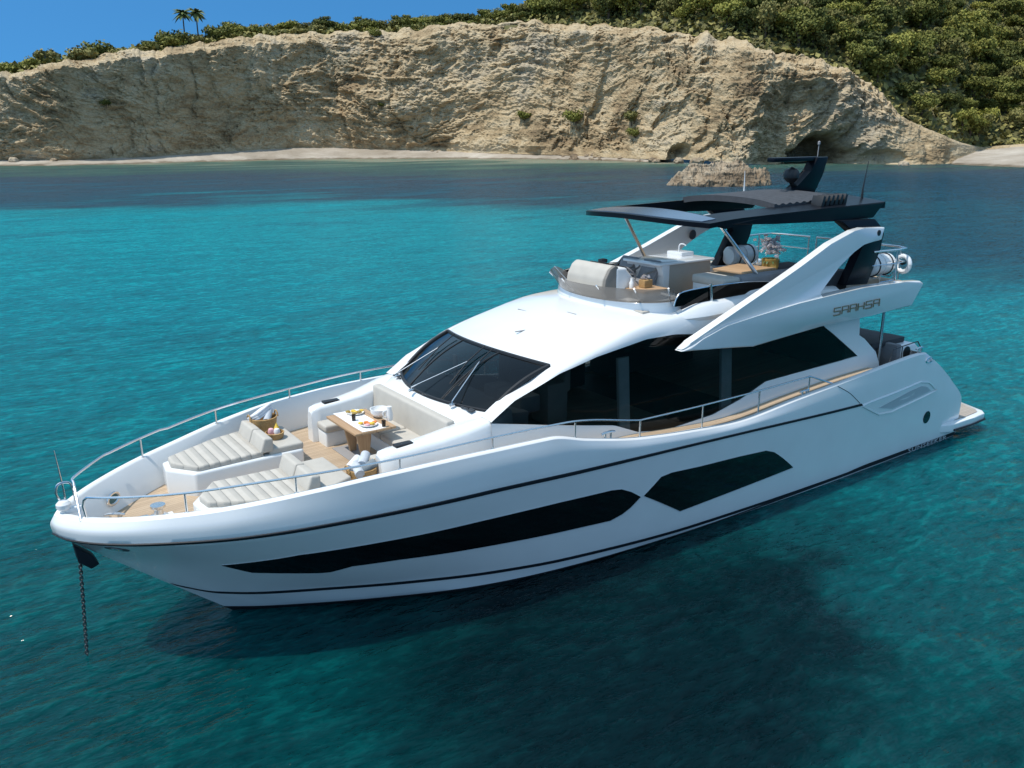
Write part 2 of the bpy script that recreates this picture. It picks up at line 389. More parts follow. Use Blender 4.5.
    # a ruffled sea never mirrors fully at grazing angles: its reflectance levels off
    gl=N(t,'ShaderNodeBsdfGlossy'); gl.inputs['Roughness'].default_value=.1; L.new(bp.outputs[0],gl.inputs['Normal'])
    fz=N(t,'ShaderNodeFresnel',i_IOR=1.333); L.new(bp.outputs[0],fz.inputs['Normal'])
    fm=math_('MULTIPLY',math_('MINIMUM',fz.outputs[0],.32),.62); ms=N(t,'ShaderNodeMixShader'); L.new(fm,ms.inputs[0]); L.new(b.outputs[0],ms.inputs[1]); L.new(gl.outputs[0],ms.inputs[2])
    L.new(ms.outputs[0],t.nodes['Material Output'].inputs['Surface'])
    return m
mb=MB()
ang=[2*math.pi*k/64 for k in range(64)]
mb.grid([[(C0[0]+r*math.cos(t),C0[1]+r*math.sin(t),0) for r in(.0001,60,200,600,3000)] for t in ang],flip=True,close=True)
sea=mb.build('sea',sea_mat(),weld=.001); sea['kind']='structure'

def rock_mat(name,stops,bump=1.0,sc=.35,tilt=.5):
    m,t,b=newmat(name); L=t.links; g=N(t,'ShaderNodeNewGeometry')
    def noise_(scale,stretch=(1,1,1),rot=(0,0,0),detail=8,rough=.62):
        mp=N(t,'ShaderNodeMapping'); L.new(g.outputs['Position'],mp.inputs[0]); mp.inputs['Scale'].default_value=stretch; mp.inputs['Rotation'].default_value=rot
        n=N(t,'ShaderNodeTexNoise',i_Scale=scale,i_Detail=detail,i_Roughness=rough); L.new(mp.outputs[0],n.inputs['Vector']); return n.outputs['Fac']
    a=noise_(.045,detail=10); c=noise_(.22,(.5,.5,1.9),(.25,.2,0)); f=noise_(1.3)
    def mul(x,k):
        n=N(t,'ShaderNodeMath',operation='MULTIPLY',i_1=k); L.new(x,n.inputs[0]); return n.outputs[0]
    def add(x,y):
        n=N(t,'ShaderNodeMath',operation='ADD'); L.new(x,n.inputs[0]); L.new(y,n.inputs[1]); return n.outputs[0]
    mixf=add(add(mul(a,.5),mul(c,.35)),mul(f,.15))
    r=ramp(t,mixf,stops)
    mp=N(t,'ShaderNodeMapping'); L.new(g.outputs['Position'],mp.inputs[0]); mp.inputs['Scale'].default_value=(.6,.6,1.5); mp.inputs['Rotation'].default_value=(.2,.15,0)
    wn=N(t,'ShaderNodeTexNoise',i_Scale=.8,i_Detail=4.0); L.new(mp.outputs[0],wn.inputs['Vector']); wa=N(t,'ShaderNodeVectorMath',operation='ADD'); L.new(mp.outputs[0],wa.inputs[0]); L.new(wn.outputs['Color'],wa.inputs[1])
    vo=N(t,'ShaderNodeTexVoronoi',feature='DISTANCE_TO_EDGE',i_Scale=.42); L.new(wa.outputs[0],vo.inputs['Vector'])
    ck=ramp(t,vo.outputs['Distance'],[(0,(.4,.36,.32)),(.07,(1,1,1))]); mxc=N(t,'ShaderNodeMix',data_type='RGBA',blend_type='MULTIPLY'); mxc.inputs['Factor'].default_value=.32 if bump>.5 else 0
    L.new(r.outputs[0],mxc.inputs['A']); L.new(ck.outputs[0],mxc.inputs['B']); L.new(mxc.outputs['Result'],b.inputs['Base Color']); b.inputs['Roughness'].default_value=.9; b.inputs['Specular IOR Level'].default_value=.15
    bp=N(t,'ShaderNodeBump',i_Strength=bump,i_Distance=.9); L.new(add(add(mul(c,.7),mul(f,.35)),mul(ck.outputs[0],.08)),bp.inputs['Height']); L.new(bp.outputs[0],b.inputs['Normal'])
    return m
M['cliff']=rock_mat('limestone_cliff',[(.34,(.14,.1,.062)),(.42,(.27,.195,.112)),(.48,(.41,.31,.185)),(.54,(.5,.4,.26)),(.6,(.36,.3,.215)),(.67,(.58,.49,.355))])
M['rock']=rock_mat('shore_rock',[(.36,(.12,.09,.06)),(.46,(.28,.21,.14)),(.54,(.44,.36,.26)),(.64,(.56,.48,.37))])
M['pebble']=rock_mat('pale_pebbles',[(.36,(.24,.2,.15)),(.5,(.37,.32,.26)),(.62,(.5,.45,.38))],.3)
M['hill']=rock_mat('dry_hill_soil',[(.36,(.06,.065,.025)),(.5,(.11,.105,.045)),(.64,(.2,.17,.09))],.3)

t=M['pebble'].node_tree; b=t.nodes['Principled BSDF']; src=b.inputs['Base Color'].links[0].from_socket
g_=N(t,'ShaderNodeNewGeometry'); sx_=N(t,'ShaderNodeSeparateXYZ'); t.links.new(g_.outputs['Position'],sx_.inputs[0])
n_=N(t,'ShaderNodeTexNoise',i_Scale=.25,i_Detail=5.0); t.links.new(g_.outputs['Position'],n_.inputs['Vector'])
ma_=N(t,'ShaderNodeMath',operation='MULTIPLY_ADD',i_1=1.2,i_2=-.6); t.links.new(n_.outputs['Fac'],ma_.inputs[0])
ad_=N(t,'ShaderNodeMath',operation='ADD'); t.links.new(sx_.outputs[2],ad_.inputs[0]); t.links.new(ma_.outputs[0],ad_.inputs[1])
wr_=ramp(t,ad_.outputs[0],[(.15,(.45,.42,.36)),(.5,(1,1,1))]); mx_=N(t,'ShaderNodeMix',data_type='RGBA',blend_type='MULTIPLY'); mx_.inputs['Factor'].default_value=1
t.links.new(src,mx_.inputs['A']); t.links.new(wr_.outputs[0],mx_.inputs['B']); t.links.new(mx_.outputs['Result'],b.inputs['Base Color'])      # wet at the water's edge
# beach: from under the water to the cliff foot
A=np.concatenate([np.linspace(-1.42,-.75,60),np.linspace(-.74,.72,420),np.linspace(.74,1.5,60)])
tt=np.linspace(-1,1.5,26)
AA,TT=np.meshgrid(A,tt,indexing='ij')
dw=sh(1,AA)+fbm(np.stack([AA*60,AA*0,AA*0],-1),4,3)*2.4; db=sh(2,AA); zb=sh(3,AA)
D=np.where(TT<0,dw+TT*14,dw+(db-dw)*TT)
Z=np.where(TT<0,TT*2.2,zb*np.clip(TT,0,1)**.85+np.clip(TT-1,0,1)*3)
Pb=wp(AA,D,Z); Pb[...,2]+=fbm(Pb*.5,4,11)*.16*np.clip(TT+.2,0,1)
Pb[...,2]-=(sstep(AA,.15,.2)*(1-sstep(AA,.48,.51)))*3.2
gridmesh('beach',Pb,M['pebble'],flip=True)

# cliff
A=np.concatenate([np.linspace(-1.42,-.72,90),np.linspace(-.715,.6,820),np.linspace(.61,1.5,50)])
tt=np.linspace(0,1,150)
AA,TT=np.meshgrid(A,tt,indexing='ij')
db=sh(2,AA); zb=sh(3,AA)-.6; dt=sh(4,AA); zt=sh(5,AA)
def cliff_pos(AA,TT):
    db=sh(2,AA); zb=sh(3,AA)-.6; dt=sh(4,AA); zt=sh(5,AA)
    zt=zt+fbm(np.stack([AA*70,AA*0,AA*0+5],-1),5,2,.6)*2.0*np.clip((zt-4)/12,0,1)
    Z=zb+(zt-zb)*TT; H=np.clip((zt-zb)/26,.03,1)
    talus=(sstep(AA,-.12,.0)*(1-sstep(AA,.17,.24)))*np.clip(1-TT/.34,0,1)**1.5*6.0
    pf=.62-.42*sstep(-AA,.16,.34); prof=np.where(TT<.9,TT*pf,.9*pf+(TT-.9)*(1-.9*pf)/.1)
    D=db+(dt-db)*prof-talus*.6
    B=wp(AA,D,Z)
    U=AA*285; base=np.stack([U,D*.5,Z],-1)
    wv=fbm(base*.03,3,11)[...,None]*np.array([9,5,7])+fbm(base*.11,3,13)[...,None]*np.array([2.5,1,2.2])
    Q=base+wv
    dip=np.stack([Q[...,0],Q[...,1],Q[...,2]+(.1+.3*sstep(AA,-.1,-.35))*Q[...,0]],-1)      # beds dip more on the left
    m1=.25+.95*sstep(fbm(base*np.array([.03,.02,.05]),3,91),-.25,.35); m2=.35+1.0*sstep(fbm(base*np.array([.04,.02,.035]),3,95),-.3,.35)
    big=fbm(Q*np.array([.032,.02,.03]),4,21,.5)
    gully=fbm(np.stack([U*.085+wv[...,0]*.12,Z*.014,AA*0],-1),3,31,.5,True)
    strata=fbm(dip*np.array([.045,.05,.36]),5,41,.6,True)
    cell=fbm(Q*np.array([.13,.12,.2]),6,51,.62,True)
    fine=fbm(base*1.1+wv*.4,3,61,.6)
    ct=cell*3.2+.4*fine; cell=.45*cell+.55*((np.floor(ct)+sstep(ct-np.floor(ct),.7,1))/3.2)     # broken into ledges
    st=strata*2.6; strata=.5*strata+.5*(np.floor(st)+sstep(st-np.floor(st),.75,1))/2.6
    disp=big*(4.5+2.0*sstep(AA,-.25,-.1))-np.clip(gully-.35,0,1)*5.5+strata*1.5*m1+cell*2.6*m2+fine*.75
    edge=np.clip(TT/.06,.25,1)*np.clip((1-TT)/.03,.2,1)
    disp=disp*edge*H
    def dent(a0,z0,ra,rz,depth):
        r=((AA-a0)/ra)**2+((Z-z0)/rz)**2; r=np.maximum(r*(1+.75*fbm(base*np.array([.16,.1,.16])+a0*50,4,111,.6)),0)
        return -depth*np.exp(-r**2.2)
    disp=disp+dent(.325,6,.08,13,6)+dent(.366,-.5,.034,7.5,22)+dent(.195,2.2,.013,2.6,7)+dent(.42,1,.03,3,5)+dent(-.32,20,.05,9,3)-dent(.255,12,.035,16,5)-dent(-.13,18,.06,16,3)
    B[...,:2]-=disp[...,None]*FH
    B[...,2]+=(strata*.5*m1+fine*.3)*edge*H
    return B
Pc=cliff_pos(AA,TT)
co_=gridmesh('cliff',Pc,M['cliff'],flip=True); co_.data.polygons.foreach_set('use_smooth',np.zeros(len(co_.data.polygons),bool))

# hill behind the cliff edge
def hill_z(a,d):
    dt=sh(4,a); zt=sh(5,a); e=np.maximum(d-dt,0)
    S=.02+.56*sstep(a,-.05,.11)
    e2=220*(1-np.exp(-e/220))
    z=zt+S*e2+(1-sstep(a,-.1,.05))*2.0*np.exp(-((e-24)/16)**2)
    xy=wp(a,d,z)
    n=fbm(xy*np.array([.022,.022,0]),4,71)*5*sstep(e,4,40)
    return z-1.3+n+.8*sstep(e,1,6)-np.clip(dt-d,0,9)*2.5
A=np.concatenate([np.linspace(-1.42,-.75,50),np.linspace(-.74,.75,240),np.linspace(.77,1.5,50)])
e=np.concatenate([[-5.],np.linspace(0,1,80)**1.6*420])
AA,EE=np.meshgrid(A,e,indexing='ij'); D=sh(4,AA)+EE; Z=hill_z(AA,D)
gridmesh('hill',wp(AA,D,Z),M['hill'],flip=True)


# ------------------------------------------------------------------ vegetation
def leaf_mat(name,lo,hi,tr=.25):
    m,t,b=newmat(name); L=t.links; g=N(t,'ShaderNodeNewGeometry'); oi=N(t,'ShaderNodeObjectInfo')
    n=N(t,'ShaderNodeTexNoise',i_Scale=.7,i_Detail=3.0); L.new(g.outputs['Position'],n.inputs['Vector'])
    ad=N(t,'ShaderNodeMath',operation='ADD'); L.new(n.outputs['Fac'],ad.inputs[0])
    mu=N(t,'ShaderNodeMath',operation='MULTIPLY_ADD',i_1=.5,i_2=-.25); L.new(oi.outputs['Random'],mu.inputs[0]); L.new(mu.outputs[0],ad.inputs[1])
    r=ramp(t,ad.outputs[0],[(.25,lo),(.75,hi)]); L.new(r.outputs[0],b.inputs['Base Color']); b.inputs['Roughness'].default_value=.7; b.inputs['Specular IOR Level'].default_value=.2
    return m
M['leaf']=leaf_mat('pine_foliage',(.08,.086,.016),(.3,.285,.06))
M['leaf_dark']=leaf_mat('juniper_foliage',(.06,.07,.016),(.2,.2,.045))
M['leaf_dry']=leaf_mat('dry_scrub_foliage',(.12,.115,.032),(.3,.265,.09))
M['bark']=simple('tree_bark',(.12,.085,.055),.9,0,.3,2)
M['palmleaf']=leaf_mat('palm_fronds',(.09,.12,.035),(.2,.22,.08))
def leaves(V,Fc,c,n,R,size,rs,shell=.55):
    """n leaf clumps through an uneven ellipsoid of radii R"""
    for _ in range(n):
        u=rs.normal(size=3); u/=np.linalg.norm(u); r=shell+(1-shell)*rs.random()
        bump=1+.22*math.sin(5*u[0]+c[0]*3)+.18*math.sin(6*u[1]+4*u[2]+c[1])
        p=np.array(c)+u*R*r*bump
        nn=u*.9+rs.normal(size=3)*.6; nn/=np.linalg.norm(nn)
        t=np.cross(nn,rs.normal(size=3)); t/=np.linalg.norm(t); b=np.cross(nn,t); s=size*(.6+.8*rs.random())
        k=len(V)
        V.extend([p-t*s-b*s*.5,p+t*s*.2-b*s*.7,p+t*s+b*s*.3,p-t*s*.2+b*s*.8]); Fc.append((k,k+1,k+2,k+3))
def tree_mesh(name,h,w,lobes,seed,size=.4,per=170,trunk=True,flat=.62):
    rs=np.random.default_rng(seed); V=[];Fc=[]
    for k in range(lobes):
        th=2.4*k+rs.random(); rr=w*.5*(.15+.65*math.sqrt(rs.random())); zz=h*(.5+.42*rs.random()*(1-.45*rr/(w*.5)))
        R=np.array([1,1,flat])*w*(.22+.16*rs.random())
        leaves(V,Fc,(rr*math.cos(th),rr*math.sin(th),zz),per,R,size,rs)
    leaves(V,Fc,(0,0,h*.42),per,np.array([w*.38,w*.38,h*.3]),size,rs)
    nl=len(Fc); mb=MB()
    if trunk:
        for k in range(3):
            th=2.1*k+rs.random(); mb.tube([(0,0,-1),(.1*math.cos(th),.1*math.sin(th),h*.3),(w*.22*math.cos(th),w*.22*math.sin(th),h*.62)],[.16+.02*h,.12+.01*h,.05],6)
        tv=[v.co.copy() for v in mb.bm.verts]; mb.bm.verts.index_update(); tf=[[v.index for v in f.verts] for f in mb.bm.faces]
        k0=len(V); V.extend([np.array(v) for v in tv]); Fc.extend([tuple(k0+i for i in f) for f in tf])
    mb.bm.free()
    me=bpy.data.meshes.new(name); me.from_pydata([tuple(v) for v in V],[],Fc)
    return me,nl
def set_mats(me,nl,leaf):
    me.materials.append(leaf); me.materials.append(M['bark'])
    mi=np.zeros(len(me.polygons),np.int32); mi[nl:]=1; me.polygons.foreach_set('material_index',mi); me.update(); return me
TREES=[set_mats(*tree_mesh('pine_tree',5.6+.5*i,5.2+.6*(i%3),7+i%3,100+i,.25,330),(M['leaf'],M['leaf_dark'],M['leaf'],M['leaf_dry'],M['leaf'],M['leaf_dark'])[i]) for i in range(6)]
BUSH=[set_mats(*tree_mesh('shrub',2.6+.3*i,3.6+.7*i,6,200+i,.27,150,True,.7),M['leaf_dry'] if i==1 else (M['leaf_dark'] if i%2 else M['leaf'])) for i in range(4)]
def put(me,name,a,d,z,sc,label,cat,group=None,rz=None,sz=None):
    o=link(name,me); p=wp(a,d,z); o.location=tuple(p); o.scale=(sc,sc,sc*(sz or 1)); o.rotation_euler=(0,0,random.random()*6.28 if rz is None else rz)
    return tag(o,label,cat,group)
# hillside trees, nearest first
rs=np.random.default_rng(5); spots=[]; tries=0
while len(spots)<290 and tries<20000:
    tries+=1
    a=rs.uniform(.03,.64); e=rs.uniform(0,1)**1.35*150+5
    d=float(sh(4,a)+e); z=float(hill_z(a,d))
    row=134.8-850.3*(z+4-CAM.z)/d
    if row<-25: continue
    p=wp(a,d,z)
    gap=4.0+e*.018
    if any((p[0]-q[0])**2+(p[1]-q[1])**2<gap*gap for q in spots): continue
    spots.append((p[0],p[1],a,d,z,e))
for i,(x,y,a,d,z,e) in enumerate(spots):
    put(TREES[i%6],'pine_tree',a,d,z-.6,.95+.6*rs.random(),'bushy green tree in the dense wood on the steep hillside behind the cliff','tree','trees on the hillside',sz=.85+.3*rs.random())
# shrubs along the cliff edge, left of the wood
def edge_shrub(col,e,sc,me,z=-.4,sz=1,label='low green shrub on the edge of the cliff top against the sky',group='shrubs along the cliff edge'):
    a=bear(col); d=float(sh(4,a))+e
    put(me,'shrub',a,d,float(hill_z(a,d))+z,sc,label,'shrub',group,sz=sz)
for c in range(-190,560,9):
    if rs.random()<.82:
        edge_shrub(c+rs.uniform(-4,4),rs.uniform(2,9),rs.uniform(.55,1.9) if c<360 else rs.uniform(.6,1.0),BUSH[rs.integers(4)],sz=.9)
tall='rounded tree behind the cliff edge standing out against the sky'
for c in list(range(84,122,6))+list(range(150,236,9))+list(range(240,346,7))+list(range(368,560,8)):
    a=bear(c); e=rs.uniform(12,24); d=float(sh(4,a))+e
    put(TREES[rs.integers(6)],'rounded_tree',a,d,float(hill_z(a,d))-1.2,rs.uniform(.85,1.1)*(.75 if c<120 else (.85 if c<236 else 1.1)),tall,'tree','trees behind the cliff edge',sz=.9)
# undergrowth: one mass of leaf clumps over the hill
V=[];Fc=[]; n=42000
a=rs.uniform(-.95,.95,n); e=rs.random(n)**1.5*170+.5; d=sh(4,a)+e; z=hill_z(a,d)
P=wp(a,d,z+rs.random(n)**1.3*2.3-.1)
for p in P:
    nn=np.array([0,0,.8])+rs.normal(size=3)*.6; nn/=np.linalg.norm(nn); t=np.cross(nn,rs.normal(size=3)); t/=np.linalg.norm(t); b=np.cross(nn,t); s=.45+.7*rs.random(); k=len(V)
    V.extend([p-t*s-b*s*.5,p+t*s*.2-b*s*.7,p+t*s+b*s*.3,p-t*s*.2+b*s*.8]); Fc.append((k,k+1,k+2,k+3))
me=bpy.data.meshes.new('undergrowth'); me.from_pydata([tuple(v) for v in V],[],Fc); me.materials.append(M['leaf_dry']); o=link('undergrowth',me)
tag(o,'low dry scrub covering the hill between the trees','undergrowth',kind='stuff')
# bushes growing on the cliff face
def face_point(col,t): return cliff_pos(np.array([[bear(col)]]),np.array([[t]]))[0,0]
for col,t,sc,me,lab in [(526,.26,1.2,BUSH[0],'round green bush low on the middle of the cliff face'),(577,.24,1.25,BUSH[3],'tall dark bush at the top of the scree under the cliff'),(632,.27,1.1,BUSH[1],'wide olive bush on the scree right of the tall dark bush'),(638,.16,.85,BUSH[3],'small dark bush just below the wide olive bush on the scree'),(386,.36,.55,BUSH[0],'tiny green tuft low on the left middle of the cliff'),(382,.93,.85,BUSH[3],'dark bush hanging over a notch in the cliff top'),(112,.5,.6,BUSH[3],'dark tuft in a hollow of the shaded left cliff')]:
    p=face_point(col,t); o=link('cliff_bush',me); o.location=(p[0]-.3*FH[0],p[1]-.3*FH[1],p[2]-.3); o.scale=(sc,)*3; tag(o,lab,'bush')
# two palms on the skyline
def palm(col,e,h,label,seed):
    a=bear(col); d=float(sh(4,a))+e; z=float(hill_z(a,d)); p=wp(a,d,z); r=np.random.default_rng(seed)
    root=empty('palm_tree',tuple(p),label,'palm tree')
    MB().tube([(0,0,-1),(.1,.05,h*.5),(.05,.1,h)],[.32,.24,.2],8).build('trunk',M['bark'],root)
    mb=MB()
    for k in range(38):
        th=k*2.4; el=r.uniform(-.5,1.1); Ln=r.uniform(3.0,4.2); prev=None; dirh=Vector((math.cos(th),math.sin(th),0)); side=Vector((-math.sin(th),math.cos(th),0)); rows=[]
        for q in range(6):
            u=q/5; c=Vector((.05,.1,h))+dirh*Ln*u*math.cos(el*.6)+Vector((0,0,Ln*(u*math.sin(el)-.55*u*u)))
            w=.6*math.sin(math.pi*(.12+.86*u)); rows.append([c-side*w-Vector((0,0,w*.5)),c,c+side*w-Vector((0,0,w*.5))])
        mb.grid(rows)
    mb.build('fronds',M['palmleaf'],root,angle=180)
palm(196,10,11.2,'left of the two palms on the cliff top, seen against blue sky',1); palm(209,11,10.8,'right of the two palms on the cliff top, slightly shorter',2)
a=bear(57); d=float(sh(4,a))+6; z=float(hill_z(a,d))
mb=MB(); mb.tube([(0,0,-.5),(0,0,4.6)],.11,6); mb.box((0,0,4.2),(.5,.2,.8),.05)
M['pole']=simple('blue_grey_pole',(.2,.26,.33),.5); o=mb.build('pole',M['pole']); o.location=tuple(wp(a,d,z)); tag(o,'thin lone blue grey pole on the cliff top at far left','pole')

# ------------------------------------------------------------------ rocks
def rock_mesh(name,seed,sx,sy,sz,n=28,rough=.28,flat=True):
    u=np.linspace(0,2*math.pi,n*2+1); v=np.linspace(-math.pi/2,math.pi/2,n); U,Vv=np.meshgrid(u,v,indexing='ij')
    d=np.stack([np.cos(Vv)*np.cos(U),np.cos(Vv)*np.sin(U),np.sin(Vv)],-1)
    r=1+rough*fbm(d*1.6+seed*7.7,5,seed)*1.4+rough*.8*fbm(d*4+seed,4,seed+9,.55,True)
    P=d*r[...,None]*np.array([sx,sy,sz]); mb=MB(); mb.grid(P); 
    return mb
def sd_of(col,d): return bear(col),d
# the islet in front of the cliff
n=90; X,Y=np.meshgrid(np.linspace(-1,1,150),np.linspace(-1,1,90),indexing='ij')
rad=np.sqrt(X**2+Y**2); q=np.stack([X*8.6,Y*6,X*0],-1)
hgt=np.full_like(X,-1.0)
for bx,by_,br,bh in((.18,.25,.66,4.0),(-.3,.1,.55,3.3),(-.62,-.15,.36,2.0),(.62,-.1,.36,2.7),(0,-.4,.55,2.2),(.35,-.35,.4,2.9)):
    rr_=np.sqrt((X-bx)**2+((Y-by_)*1.1)**2)/br+.28*fbm(q*.45+bx*9,4,int(40+bx*10),.5)
    hgt=np.maximum(hgt,bh*(1-sstep(rr_,.25,1.1))-.5*sstep(rr_,.9,1.1))
hgt=hgt+.9*fbm(q*.55+np.array([0,0,3.]),5,5,.55,True)*(hgt>-.3)+.5*fbm(q*1.4,4,8,.6,True)*(hgt>-.3)
tq=hgt*1.5+.5*fbm(q*.4,3,77); hgt=np.where(hgt>0,(np.floor(tq)+sstep(tq-np.floor(tq),.55,1))/1.5*.5+hgt*.5,hgt)
hgt=np.where(hgt>0,hgt*.86,hgt)+.35*fbm(q*2.2,4,15,.6,True)*(hgt>0)-.35-2*sstep(rad,.88,1.0)
base=wp(np.array(bear(722)),np.array(147.0),0.0)
xy=base[:2]+(X*9.6)[...,None]*RH+(Y*7)[...,None]*FH
P=np.concatenate([xy,hgt[...,None]],-1)
nr=fbm(P*np.array([.4,.4,.8]),5,31,.55,True)*.5*(P[...,2]>0); P[...,0]-=nr*FH[0]; P[...,1]-=nr*FH[1]; P[...,2]+=fbm(P*.8,3,33,.5,True)*.12*(P[...,2]>0)
o=gridmesh('sea_rock',P,M['rock'],kind=None,flip=False); o.data.polygons.foreach_set('use_smooth',np.zeros(len(o.data.polygons),bool)); tag(o,'large pale craggy rock standing in the sea before the cliff','rock')
RK=[rock_mesh('boulder',300+k,1,.9,.62,14,.3).build('boulder',M['rock']) for k in range(5)]
RKM=[o.data for o in RK]
for o in RK: bpy.data.objects.remove(o)
def boulder(col,off,sc,label,group=None,sz=1):
    a=bear(col); d=float(sh(1,a))+off; db=float(sh(2,a)); zb=float(sh(3,a)); w=float(sh(1,a)); z=max(0,zb*min(1,max(0,(d-w)/(db-w))))
    o=link('boulder',RKM[rs.integers(5)]); o.location=tuple(wp(a,d,z+sc*.15)); o.scale=(sc,sc,sc*sz); o.rotation_euler=(0,0,rs.random()*6); tag(o,label,'boulder',group)
for k in range(34):
    boulder(rs.uniform(560,668),rs.uniform(.5,8),rs.uniform(.4,1.2),'rough brown boulder in the rubble at the foot of the scree','boulders at the cliff foot')
for k in range(14):
    boulder(rs.uniform(425,560),rs.uniform(9,12.5),rs.uniform(.3,.75),'small stone fallen on the pebble beach below the cliff','stones on the beach')
boulder(910,-1.0,1.3,'small orange boulder in the water before the dark cave')
boulder(10,7.5,1.5,'dark boulder at the far left end of the beach'); boulder(50,9,1.0,'dark low boulder near the left end of the beach beside the cliff')
boulder(700,1,1.9,'broad pale boulder at the cliff foot above the sea rock'); boulder(682,2,1.4,'grey boulder at the waterline left of the broad pale boulder')


# ------------------------------------------------------------------ yacht hull lines
# hull lines, bow to stern: x, half breadth y, height z
HL=[
 [(19.7,0,-.5),(17,.35,-.8),(13,.6,-.9),(6,.6,-.9),(1.0,.6,-.8)],
 [(20.5,0,0),(20.1,.24,0),(19.47,.58,0),(18.17,1.24,0),(16.39,1.96,0),(15,2.26,0),(13.27,2.46,0),(9.47,2.66,0),(6.35,2.71,0),(.95,2.68,0)],
 [(21.55,0,.9),(21.3,.1,.78),(20.8,.3,.6),(20.2,.6,.53),(19.2,1.04,.48),(17.8,1.62,.42),(16.2,2.12,.34),(14.7,2.39,.26),(11.4,2.64,.14),(6.4,2.73,.09),(.9,2.7,.06)],
 [(22.45,0,1.68),(22.2,.17,1.6),(21.6,.55,1.47),(20.6,1.14,1.36),(19.2,1.75,1.29),(17,2.34,1.25),(15,2.6,1.23),(12,2.77,1.17),(8,2.81,1.08),(3,2.75,1.02),(.8,2.69,1.0)],
 [(23.1,0,2.27),(23.0,.27,2.27),(22.8,.58,2.275),(22.4,.98,2.28),(21.86,1.37,2.29),(20.7,1.96,2.3),(19.34,2.38,2.33),(16.91,2.75,2.34),(14.67,2.87,2.28),(12.26,2.91,2.21),(10.44,2.92,2.14),(6.17,2.87,1.93),(3,2.78,1.83),(1.55,2.66,1.8)],
 [(23.12,0,2.42),(23.02,.28,2.43),(22.8,.6,2.44),(22.4,1.0,2.46),(21.8,1.41,2.49),(20.7,1.96,2.54),(19.3,2.38,2.62),(16.9,2.76,2.7),(15.3,2.85,2.68),(13.3,2.9,2.42),(10.4,2.92,2.24),(8.4,2.9,2.24),(6.2,2.87,2.3),(3.5,2.78,2.3),(2.2,2.68,2.25)],
 [(23.05,0,2.56),(22.96,.22,2.57),(22.74,.54,2.58),(22.3,.97,2.61),(21.6,1.45,2.67),(20.99,1.76,2.72),(19.55,2.29,2.88),(18.59,2.5,2.96),(16.87,2.71,3.01),(15.4,2.79,3.0),(14.6,2.83,2.82),(13.3,2.85,2.57),(12,2.87,2.44),(10.41,2.87,2.34),(8.36,2.85,2.48),(7.04,2.84,2.56),(6.24,2.83,2.61),(3.48,2.74,2.73),(2.85,2.64,2.66)],
]
HV=[-1,0,1,2,3,4,5]
def hline(k,u):
    L=np.array(HL[k],float); xb,xs=L[0,0],L[-1,0]
    x=xb+(xs-xb)*np.asarray(u,float)
    return np.stack([x,pchip(L[:,0],L[:,1],x),pchip(L[:,0],L[:,2],x)],-1)
def hull_grid(us,vs):
    """us (n), vs (m) -> points (n,m,3) of the port side"""
    us=np.asarray(us,float); P=np.stack([hline(k,us) for k in range(len(HL))],1)
    out=np.empty((len(us),len(vs),3))
    for i in range(len(us)):
        # smooth between stripe(1)..rub(3); straight elsewhere
        for c in range(3):
            a=P[i,:,c]
            r=np.interp(vs,HV,a)
            s=pchip([1,2,3],a[2:5],np.clip(vs,1,3))
            r=np.where((np.asarray(vs)>1)&(np.asarray(vs)<3),s,r)
            q=pchip([3,4,5],a[4:7],np.clip(vs,3,5))
            r=np.where(np.asarray(vs)>3,q,r)
            out[i,:,c]=r
    return out


# ------------------------------------------------------------------ yacht
YACHT=empty('motor_yacht',(11.5,0,0),'long white flybridge motor yacht with black windows lying at anchor in the turquoise bay','yacht')
def part(mb,name,mat,parent=None,label=None,pair=False,**k):
    """one part of the yacht; pair=True adds its mirror image on the starboard side as a part of its own"""
    o=mb.build(name,mat,parent or YACHT,world=True,**k)
    if label: o['label']=label
    if pair: o['pair']=1; mirror_copy(o)
    return o
PAIR={}
def mirror_copy(o):
    q=o.copy(); q.data=o.data.copy(); q.data.transform(Matrix.Scale(-1,4,(0,1,0))); q.data.flip_normals(); COL.objects.link(q)
    del o['pair']; del q['pair']
    if o.parent.name in PAIR: q.parent=PAIR[o.parent.name]
    PAIR[o.name]=q; return q
def mir(pts): return [(p[0],-p[1],p[2]) for p in pts]
US=np.concatenate([np.linspace(0,.12,40)[:-1],np.linspace(.12,1,120)])
VS=np.concatenate([[-1,-.5],np.linspace(0,1,4)[:-1],np.linspace(1,3,13)[:-1],np.linspace(3,5,7)])
G=hull_grid(US,VS)
mb=MB(); mb.grid(G)
e=G[-1]; rows=[[(p[0]-.1*(1-s*s),p[1]*s,p[2]) for s in np.linspace(1,0,7)] for p in e]; mb.grid(rows)     # transom
hull=part(mb,'hull',M['gel'],mirror=True,weld=.004,angle=40)
def hull_pt(u,v,off=0):
    P=hull_grid([u-.0015,u,u+.0015],[v-.02,v,v+.02]); n=np.cross(P[2,1]-P[0,1],P[1,2]-P[1,0]); n/=np.linalg.norm(n)
    if n[1]<0: n=-n
    return P[1,1]+n*off
